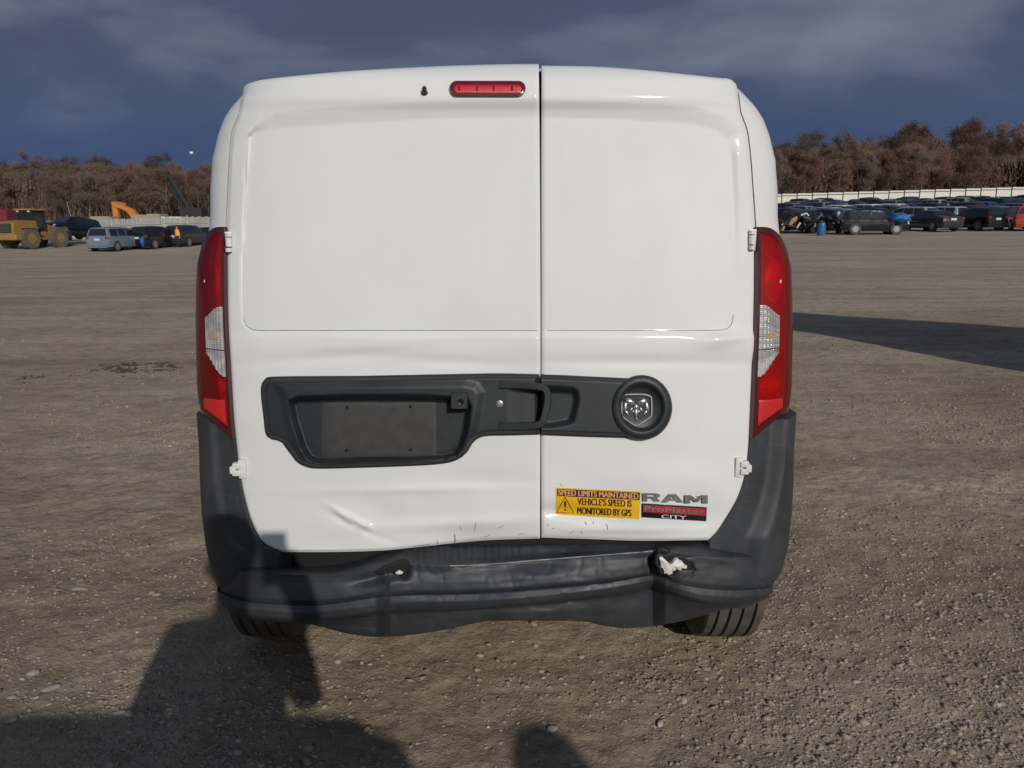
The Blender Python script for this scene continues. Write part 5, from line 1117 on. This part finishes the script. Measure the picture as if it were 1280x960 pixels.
xf = gxy(700, 150)[0]
while xf < gxy(1430, 150)[0]:
    pxx = xf / (150 * math.cos(PITCH)) * F + CX; zt_ = float(at(pxx, np.interp(pxx, [600, 975, 1280, 1500], [252, 242.5, 233.5, 228]), 150)[2])
    new('fence_panel', pm_, fr_, (xf, 150, zt_ - 2.5)); new('fence_rail', rm_, fr_, (xf, 149.93, zt_ - .36)); new('fence_rail', rm_, fr_, (xf, 149.93, zt_ - 1.7)); new('fence_post', qm_, fr_, (xf - pw / 2, 149.9, zt_ - 2.6)); xf += pw

# ------------------------------------------------------------------ woods
BARK = [mat('bark_brown', (0.12, 0.095, 0.075), 0.9, var=0.2, vscale=2), mat('bark_pale', (0.24, 0.215, 0.18), 0.9, var=0.2, vscale=2)]
TWIG = mat('twigs', (0.150, 0.112, 0.088), 0.95, var=0.25, vscale=0.4)
LEAF = [mat('leaves_brown', (0.215, 0.130, 0.080), 0.9, var=0.35, vscale=0.35), mat('leaves_russet', (0.29, 0.122, 0.068), 0.9, var=0.35, vscale=0.35), mat('leaves_rust_red', (0.27, 0.092, 0.060), 0.9, var=0.3, vscale=0.35), mat('needles', (0.035, 0.042, 0.024), 0.9, var=0.3, vscale=0.4)]
def tree_proto(seed, leaf_n, twig_n, leaf, bark, conifer=False):
    r = random.Random(seed); b = bmesh.new(); tips = []; Hh = 14.0
    def grow(p, d, ln, rad, lev):
        seg = 3 if lev < 2 else 2
        for _ in range(seg):
            q = p + d * (ln / seg); tube(b, p, q, rad, rad * .8, n=5 if lev < 2 else 3, cap=False); rad *= .8; p = q
            d = (d + Vector((r.gauss(0, .10), r.gauss(0, .10), r.gauss(.05, .07)))).normalized()
            if lev >= 1: tips.append((p.copy(), lev))
        if lev < 3:
            for _ in range(3 if lev else 0):
                nd = (d + Vector((r.gauss(0, .55), r.gauss(0, .55), r.gauss(.15, .3)))).normalized(); grow(p, nd, ln * r.uniform(.55, .8), rad * .72, lev + 1)
        return p, d, rad
    p, d, rad = Vector((0, 0, -.3)), Vector((0, 0, 1)), .19
    n = 9
    for k in range(n):
        q = p + d * (Hh * .86 / n); tube(b, p, q, rad, rad * .88, n=6, cap=False); p = q; rad *= .88
        d = (d + Vector((r.gauss(0, .05), r.gauss(0, .05), .05))).normalized()
        if conifer:
            for _ in range(6):
                a = r.uniform(0, 6.28); ln = 2.6 * (1 - k / n) + .4; e = p + Vector((math.cos(a) * ln, math.sin(a) * ln, -.25 * ln)); tube(b, p, e, .035, .01, n=3, cap=False); tips.extend([(p.lerp(e, t), 2) for t in (.3, .6, .9)])
        elif k >= 2:
            for _ in range(2 if k < 5 else 3):
                a = r.uniform(0, 6.28); up = r.uniform(.35, 1.1); grow(p, Vector((math.cos(a), math.sin(a), up)).normalized(), (3.4 - .22 * k) * r.uniform(.6, 1.1), rad * .45, 1)
    tm = bpy.data.meshes.new('trunk'); b.to_mesh(tm); b.free(); tm.materials.append(bark)
    V, f = [], []
    def tri(a, bb, c): k = len(V); V.extend((a, bb, c)); f.append((k, k + 1, k + 2))
    for _ in range(twig_n):
        q, lev = r.choice(tips); q = q + Vector((r.gauss(0, .3), r.gauss(0, .3), r.gauss(0, .3))); dd = Vector((r.gauss(0, 1), r.gauss(0, 1), r.gauss(.5, .8))).normalized() * r.uniform(.5, 1.5); s_ = dd.orthogonal().normalized() * .028
        tri(q - s_, q + s_, q + dd)
    nt_ = len(f)
    for _ in range(leaf_n):
        q, lev = r.choice(tips); q = q + Vector((r.gauss(0, .5), r.gauss(0, .5), r.gauss(0, .45))); u = Vector((r.gauss(0, 1), r.gauss(0, 1), r.gauss(0, 1))).normalized(); v = u.orthogonal().normalized(); s_ = r.uniform(.07, .16) * (1.4 if conifer else 1)
        tri(q + u * s_, q - u * s_ * .6 + v * s_ * .8, q - u * s_ * .6 - v * s_ * .8)
    cm_ = bpy.data.meshes.new('crown'); cm_.from_pydata([tuple(v) for v in V], [], f); cm_.materials.append(TWIG); cm_.materials.append(leaf)
    cm_.polygons.foreach_set('material_index', [0] * nt_ + [1] * (len(f) - nt_)); cm_.update()
    return tm, cm_
PROTO = [tree_proto(1, 1200, 5200, LEAF[0], BARK[0]), tree_proto(2, 600, 5600, LEAF[0], BARK[1]), tree_proto(3, 3600, 5200, LEAF[1], BARK[0]), tree_proto(4, 3800, 5000, LEAF[2], BARK[0]), tree_proto(5, 3600, 4400, LEAF[0], BARK[0]), tree_proto(6, 9000, 300, LEAF[3], BARK[0], True), tree_proto(7, 2600, 5000, LEAF[1], BARK[0])]
KIND = ['bare grey brown', 'bare pale-trunked', 'russet leaved', 'rust red leaved', 'thin brown leaved', 'dark evergreen', 'sparse russet']
def plant(px, Y, h, kind, side):
    x, y = gxy(px, Y); tm, cm_ = PROTO[kind]
    t = empty('woodland_tree', (x, y, float(terrain(x, y)) - .2), rr.uniform(0, 6.28)); s_ = h / 14.0; t.scale = (s_ * rr.uniform(.85, 1.15), s_ * rr.uniform(.85, 1.15), s_)
    new('trunk', tm, t); new('crown', cm_, t)
    zones = [(-9999, 'past the left edge'), (0, 'above the yellow loader'), (55, 'above the lifted navy SUV'), (110, 'above the silver blue minivan'), (142, 'above the orange excavator'), (180, 'left of the crane'), (208, 'above the crane boom'), (246, 'hidden by the van, left'), (616, 'hidden by the van, right'), (975, 'just right of the van'), (1015, 'above the blue drum'), (1045, "above the side-on SUV's rear"), (1090, "above the side-on SUV's front"), (1135, 'above the dark car'), (1190, 'above the last black SUV'), (1245, 'above the boxy red SUV'), (1285, 'past the right edge')]
    zn = [q for p_, q in zones if px >= p_][-1]
    rk = ['front', 'middle', 'back'][min(2, max(0, int((Y - (116 if px < 340 else 158)) / (16 if px < 340 else 18))))] if px < 340 or px > 914 else 'far'
    tag(t, '%s tree, %s rank of woods, %s' % (KIND[kind], rk, zn), 'tree', '%s trees behind the %s' % (KIND[kind], side))
for px_ in np.arange(-140, 330, 11.5):
    for rank, (Y, hh) in enumerate(((124, 7.8), (138, 9.2), (156, 10.2))):
        plant(px_ + rr.uniform(-6, 6), Y + rr.uniform(-5, 5), hh * rr.uniform(.84, 1.10), rr.choice([0, 1, 4, 6, 0, 4] if px_ < 150 else [0, 4, 6, 2, 4, 3]), 'left slat fence')
for px_ in np.arange(915, 1420, 11.5):
    for rank, (Y, hh) in enumerate(((166, 10.8), (184, 13.0), (206, 15.2))):
        top_ = 1 + .06 * math.sin(px_ / 29.0 + .6) + .05 * math.sin(px_ / 12.0 + 1)
        plant(px_ + rr.uniform(-6, 6), Y + rr.uniform(-6, 6), hh * top_ * rr.uniform(.85, 1.08), rr.choice([2, 3, 4, 2, 3, 6, 0]) if rr.random() > .06 else 5, 'white fence')
for px_ in np.arange(340, 915, 30): plant(px_, 150 + rr.uniform(-10, 10), 13 * rr.uniform(.8, 1.1), rr.choice([0, 2, 4, 6]), 'white van')
for px_, Y, hh, kd in ((1005, 190, 16.5, 0), (1048, 186, 15.5, 0), (1128, 192, 18.5, 6), (1137, 196, 18.0, 0), (1190, 190, 19.0, 2), (1232, 190, 16.5, 0), (1262, 190, 18.0, 6), (1085, 194, 16.0, 1), (50, 140, 11.6, 0), (128, 142, 11.2, 6), (200, 140, 11.2, 0), (92, 146, 11.4, 1)):
    plant(px_, Y, hh, kd, 'white fence' if px_ > 600 else 'left slat fence')
# brush filling the foot of the woods
def brush(name, pxa, pxb, Ya, Yb, n, hmax, leafmats, label):
    V, f, mi = [], [], []
    for _ in range(n):
        px_ = rng.uniform(pxa, pxb); Y = rng.uniform(Ya, Yb); x, y = gxy(px_, Y); z = float(terrain(x, y)) + hmax * rng.random() ** 1.5
        if rng.random() < .45:
            w_, hh = rng.uniform(.03, .06), rng.uniform(1.0, 3.0); lean = rng.normal(0, .4); k = len(V); V += [(x - w_, y, z - hh * .3), (x + w_, y, z - hh * .3), (x + lean, y + rng.normal(0, .3), z + hh * .7)]; f.append((k, k + 1, k + 2)); mi.append(0)
        else:
            u = rng.normal(0, 1, 3); u /= np.linalg.norm(u); v = np.cross(u, (.3, .8, .5)); v /= np.linalg.norm(v); s_ = rng.uniform(.10, .26); c = np.array((x, y, z)); k = len(V); V += [c + u * s_, c - u * s_ * .6 + v * s_, c - u * s_ * .6 - v * s_]; f.append((k, k + 1, k + 2)); mi.append(1 + int(rng.integers(len(leafmats))))
    o = mesh_obj(name, V, f, TWIG, None, False)
    for m in leafmats: o.data.materials.append(m)
    o.data.polygons.foreach_set('material_index', mi); o.data.update()
    return tag(o, label, 'brush', kind='stuff')
brush('woodland_brush', -150, 420, 120, 170, 56000, 6.4, [TWIG, LEAF[0], LEAF[0]], 'grey brown brush filling the woods behind the left fence')
brush('woodland_brush', 560, 1430, 162, 225, 80000, 8.5, [TWIG, LEAF[0], LEAF[1], LEAF[2]], 'russet brush filling the woods behind the white fence')

# ------------------------------------------------------------------ people
CLOTH = mat('dark_jacket', (0.020, 0.022, 0.028), 0.85, var=0.2, vscale=8); SKIN = mat('skin', (0.48, 0.31, 0.23), 0.55); VEST = mat('orange_vest', (0.85, 0.34, 0.04), 0.6, var=0.1); HAIR = mat('hair', (0.03, 0.02, 0.015), 0.7)
def person(loc, rz, pose, label, vest=False):
    root = empty('person', loc, rz); J = dict(
        pelvis=((0, 0, .95), .155), waist=((0, 0, 1.10), .150), chest=((0, .01, 1.32), .170), collar=((0, 0, 1.44), .11), neck=((0, .01, 1.51), .062), jaw=((0, .03, 1.59), .078), head=((0, .03, 1.68), .098), crown=((0, .02, 1.765), .062), nose=((0, .125, 1.65), .018),
        lsh=((-.19, 0, 1.41), .075), rsh=((.19, 0, 1.41), .075), lhip=((-.09, 0, .90), .10), rhip=((.09, 0, .90), .10), lkn=((-.11, .03, .50), .075), rkn=((.12, .02, .50), .075), lan=((-.12, 0, .09), .052), ran=((.13, -.02, .09), .052), ltoe=((-.13, .17, .05), .045), rtoe=((.15, .15, .05), .045),
        lel=((-.27, -.03, 1.13), .055), lwr=((-.27, .08, .88), .04), lha=((-.27, .12, .80), .042), rel=((.27, -.03, 1.13), .055), rwr=((.27, .08, .88), .04), rha=((.27, .12, .80), .042))
    for k, v in pose.items(): J[k] = (v, J[k][1]) if len(v) == 3 else (v[:3], v[3])
    E = [('pelvis', 'waist'), ('waist', 'chest'), ('chest', 'collar'), ('collar', 'neck'), ('neck', 'jaw'), ('jaw', 'head'), ('head', 'crown'), ('head', 'nose'), ('chest', 'lsh'), ('chest', 'rsh'), ('lsh', 'lel'), ('lel', 'lwr'), ('lwr', 'lha'), ('rsh', 'rel'), ('rel', 'rwr'), ('rwr', 'rha'), ('pelvis', 'lhip'), ('pelvis', 'rhip'), ('lhip', 'lkn'), ('lkn', 'lan'), ('lan', 'ltoe'), ('rhip', 'rkn'), ('rkn', 'ran'), ('ran', 'rtoe')]
    for s_ in 'lr':
        wv = Vector(J[s_ + 'wr'][0]); hv = Vector(J[s_ + 'ha'][0]); d = (hv - wv).normalized(); sd_ = d.cross(Vector((0, 1, .3))).normalized()
        for k in range(5):
            o_ = (k - 1.5) * .021; ln = (.075, .085, .08, .062, .055)[k]; b_ = hv + sd_ * o_ + d * .03
            if k == 4: b_ = hv - sd_ * .045; 
            m_ = b_ + d * ln * .5; e_ = m_ + (d * .6 + Vector((0, .5, 0))).normalized() * ln * .5
            J['%sf%da' % (s_, k)] = (tuple(b_), .0125); J['%sf%db' % (s_, k)] = (tuple(m_), .010); J['%sf%dc' % (s_, k)] = (tuple(e_), .008)
            E += [(s_ + 'ha', '%sf%da' % (s_, k)), ('%sf%da' % (s_, k), '%sf%db' % (s_, k)), ('%sf%db' % (s_, k), '%sf%dc' % (s_, k))]
    names = list(J); me = bpy.data.meshes.new('body'); me.from_pydata([J[k][0] for k in names], [(names.index(a), names.index(b)) for a, b in E], []); o = bpy.data.objects.new('body', me); C.objects.link(o)
    o.modifiers.new('skin', 'SKIN'); sk = me.skin_vertices[0].data
    for i, k in enumerate(names):
        rx = J[k][1]; sk[i].radius = (rx, rx * (.75 if k in ('waist', 'chest', 'pelvis') else 1.0)); sk[i].use_root = (k == 'pelvis')
    o.modifiers.new('sub', 'SUBSURF').levels = 1
    dg = bpy.context.evaluated_depsgraph_get(); dg.update(); m2 = bpy.data.meshes.new_from_object(o.evaluated_get(dg)); bpy.data.objects.remove(o)
    m2.materials.clear(); m2.materials.append(CLOTH); m2.materials.append(SKIN); hands = [Vector(J['lha'][0]), Vector(J['rha'][0])]
    for p in m2.polygons:
        c = p.center; p.use_smooth = True; p.material_index = 1 if (c.z > 1.52 and abs(c.x) < .2 and abs(c.y) < .2 or min((c - h).length for h in hands) < .13) else 0
    new('body', m2, root)
    part('hair', lambda b: [bmesh.ops.create_icosphere(b, subdivisions=3, radius=.112, matrix=Matrix.Translation(Vector(J['head'][0]) + Vector((0, -.02, .035))) @ Matrix.Diagonal((.92, 1.02, .85, 1)))], HAIR, root, True)
    for s_ in (-1, 1): part('eye', lambda b: [bmesh.ops.create_icosphere(b, subdivisions=1, radius=.012, matrix=Matrix.Translation(Vector(J['head'][0]) + Vector((s_ * .035, .094, -.01))))], HAIR, root, True)
    if vest:
        def vf(b):
            rings = []
            for z, rx, ry in ((.93, .21, .17), (1.1, .21, .17), (1.3, .225, .18), (1.42, .20, .15), (1.47, .13, .11)):
                rings.append([b.verts.new((rx * math.cos(a), ry * math.sin(a), z)) for a in np.linspace(0, 2 * math.pi, 20, endpoint=False)])
            for i in range(4):
                for j in range(20): b.faces.new((rings[i][j], rings[i][(j + 1) % 20], rings[i + 1][(j + 1) % 20], rings[i + 1][j]))
        part('safety_vest', vf, VEST, root, True); part('vest_stripe', lambda b: [tube(b, (0, 0, 1.06), (0, 0, 1.12), .217, .217, n=20, cap=False)], M['lamp'], root, True).scale = (1, .83, 1)
    return tag(root, label, 'person')
person((0.04, -.36, 0), 0, dict(rel=(.19, .12, 1.16), rwr=(.13, .26, 1.43), rha=(.085, .285, 1.50), rsh=(.20, .02, 1.41)), 'person holding up a phone, seen only as the shadow on the gravel and bumper')
phn = part('mobile_phone', lambda b: box(b, (0.075, -.030, 1.525), (.074, .009, .158), bev=.003), M['badge_black'], None); tag(phn, 'phone held up by the person whose shadow falls on the bumper', 'phone')
person((1.38, -1.68, 0), 0, {}, 'person standing farther back, unseen, added to cast the small shadow at the bottom edge')  # unseen second figure, added so its head casts the small peak
x, y = gxy(221, 63.5); person((x, y, float(terrain(x, y)) + .02), R(165), {}, 'person in an orange safety vest standing between the dark cars at left', True)

# ------------------------------------------------------------------ loose stones
ico = bmesh.new(); bmesh.ops.create_icosphere(ico, subdivisions=1, radius=1.0); IV = np.array([v.co[:] for v in ico.verts]); IF = np.array([[v.index for v in f_.verts] for f_ in ico.faces]); ico.free()
def stone_material():
    m = mat('pebble', (0.27, 0.235, 0.20), 0.9, bump=0.3, bscale=150, spec=0.2); t = m.node_tree; b = t.nodes['Principled BSDF']; a = t.nodes.new('ShaderNodeAttribute'); a.attribute_name = 'tone'
    r = t.nodes.new('ShaderNodeValToRGB'); t.links.new(a.outputs['Fac'], r.inputs[0]); r.color_ramp.elements[0].color = (0.20, 0.16, 0.122, 1); r.color_ramp.elements[1].color = (0.46, 0.40, 0.33, 1)
    e = r.color_ramp.elements.new(0.35); e.color = (0.29, 0.235, 0.178, 1); e = r.color_ramp.elements.new(0.75); e.color = (0.37, 0.305, 0.235, 1)
    t.links.new(r.outputs[0], b.inputs['Base Color']); return m
M['pebble'] = stone_material()
def stones(name, X, Yv, size, label):
    n = len(X); Z = ground_z(X, Yv); sc = size[:, None] * np.stack([rng.uniform(.7, 1.5, n), rng.uniform(.5, 1.0, n), rng.uniform(.25, .6, n)], -1)
    v = IV[None] * (1 + rng.uniform(-.48, .34, (n, len(IV), 1))); v = v * sc[:, None, :]; a = rng.uniform(0, 6.283, n); c, s_ = np.cos(a)[:, None], np.sin(a)[:, None]
    tl = rng.normal(0, .25, n)[:, None]
    x = v[..., 0] * c - v[..., 1] * s_; y = v[..., 0] * s_ + v[..., 1] * c; z = v[..., 2] + x * tl * .6
    co = np.stack([x + X[:, None], y + Yv[:, None], z + (Z - sc[:, 2] * .02)[:, None]], -1).reshape(-1, 3)
    F_ = (IF[None] + (np.arange(n) * len(IV))[:, None, None]).reshape(-1, 3); me = bpy.data.meshes.new(name); me.vertices.add(len(co)); me.vertices.foreach_set('co', co.ravel().astype(np.float32))
    me.loops.add(F_.size); me.loops.foreach_set('vertex_index', F_.ravel().astype(np.int32)); me.polygons.add(len(F_)); me.polygons.foreach_set('loop_start', np.arange(0, F_.size, 3, dtype=np.int32)); me.polygons.foreach_set('loop_total', np.full(len(F_), 3, np.int32)); me.update()
    at_ = me.attributes.new('tone', 'FLOAT', 'POINT'); at_.data.foreach_set('value', np.repeat(np.clip(rng.normal(.52, .22, n), 0, 1), len(IV)).astype(np.float32)); me.materials.append(M['pebble'])
    return tag(link(bpy.data.objects.new(name, me)), label, 'gravel', kind='stuff')
def scatter(n, y0, y1, pw_, thr, smin, smax, spow):
    Yv = y0 + (y1 - y0) * rng.random(n * 3) ** pw_; X = (rng.random(n * 3) * 2 - 1) * (0.70 * Yv + .45)
    dens = .5 + vnoise(X * .9, Yv * .9, 61) + .8 * vnoise(X * 2.7, Yv * 2.7, 62) + .22 * ss(-.3, 1.2, X) + .1 * ss(3.0, 1.8, Yv)
    k = rng.random(n * 3) * .8 + thr < dens; X, Yv = X[k][:n], Yv[k][:n]
    return X, Yv, smin + (smax - smin) * rng.random(len(X)) ** spow
X, Yv, sz = scatter(46000, 1.55, 6.0, 1.5, .22, .0020, .0110, 2.6); stones('gravel', X, Yv, sz, 'fine gravel strewn over the dirt round the van')
X, Yv, sz = scatter(700, 1.55, 5.0, 1.4, .18, .009, .021, 2.2); stones('coarse_gravel', X, Yv, sz, 'coarser stones lying among the fine gravel')
X, Yv, sz = scatter(12000, 5.0, 15.0, 1.5, .25, .004, .017, 3.2); stones('far_gravel', X, Yv, sz, 'gravel on the lot beyond the van')
for k, (px_, py_, sx, sy, rz_, tone) in enumerate(((41, 838, .021, .016, .2, .33), (64, 857, .030, .015, .5, .27), (15, 868, .016, .010, 0, .30), (15, 903, .016, .012, 1, .28), (422, 826, .013, .014, .4, .33), (690, 909, .017, .013, .3, .34), (669, 806, .011, .010, .7, .32), (213, 905, .014, .012, 1.2, .22), (1108, 770, .013, .011, .2, .32), (96, 735, .022, .010, .1, .30), (160, 693, .014, .009, .3, .30), (900, 861, .013, .010, .6, .31))):
    rx_, ry_, rz__ = ray(px_, py_); t = -CAMH / float(rz__); x, y = float(rx_) * t, float(ry_) * t
    b = bmesh.new(); bmesh.ops.create_icosphere(b, subdivisions=3, radius=1.0)
    for v in b.verts:
        n = 1 + .32 * float(vnoise(v.co.x * 1.7 + k * 7, v.co.y * 1.7 + v.co.z * 2.2, 71)) + .10 * float(vnoise(v.co.x * 5 + k, v.co.y * 5 + v.co.z * 4, 72)); v.co = Vector((v.co.x * sx * n, v.co.y * sy * n, v.co.z * min(sx, sy) * .55 * n))
    o = bm_obj('stone', b, mat('stone_%d' % k, (tone, tone * .92, tone * .83), .85, var=.15, vscale=60, bump=.3, bscale=200, spec=.2), None, True, 40); o.location = (x, y, float(ground_z(x, y)) + sy * .2); o.rotation_euler = (0, 0, rz_)
    tag(o, ['pale round stone near the left edge, above the shadow', 'long flat stone beside the pale round one at left', 'small stone at the left edge beside the flat stone', 'stone at the left edge just above the shadow line', 'stone at the right edge of the shadow under the left tyre', 'pale stone right of the small bottom shadow', 'small pale stone under the middle of the bumper', 'greyish stone lying inside the big shadow', 'pale stone on the gravel right of the right tyre', 'flat pale chip on the dirt left of the bumper', 'small pale chip farther back left of the bumper', 'pale stone in front of the right rear tyre'][k], 'stone', 'larger loose stones')

n = 420; aa = rng.random(n) * 6.283; rr2 = np.sqrt(rng.random(n)) ; X = -3.85 + np.cos(aa) * rr2 * .42 + rng.normal(0, .05, n); Yv = 7.75 + np.sin(aa) * rr2 * .30
X2 = -4.6 + rng.normal(0, .35, 60); Y2 = 7.35 + rng.normal(0, .14, 60) + (X2 + 4.6) * .25
dk = stones('disturbed_soil', np.r_[X, X2], np.r_[Yv, Y2], .006 + .024 * rng.random(n + 60) ** 3, 'dark clods of disturbed soil on the dirt left of the van')
dk.data.materials.clear(); dk.data.materials.append(mat('dark_soil', (0.075, 0.058, 0.042), .95, var=.4, vscale=25))
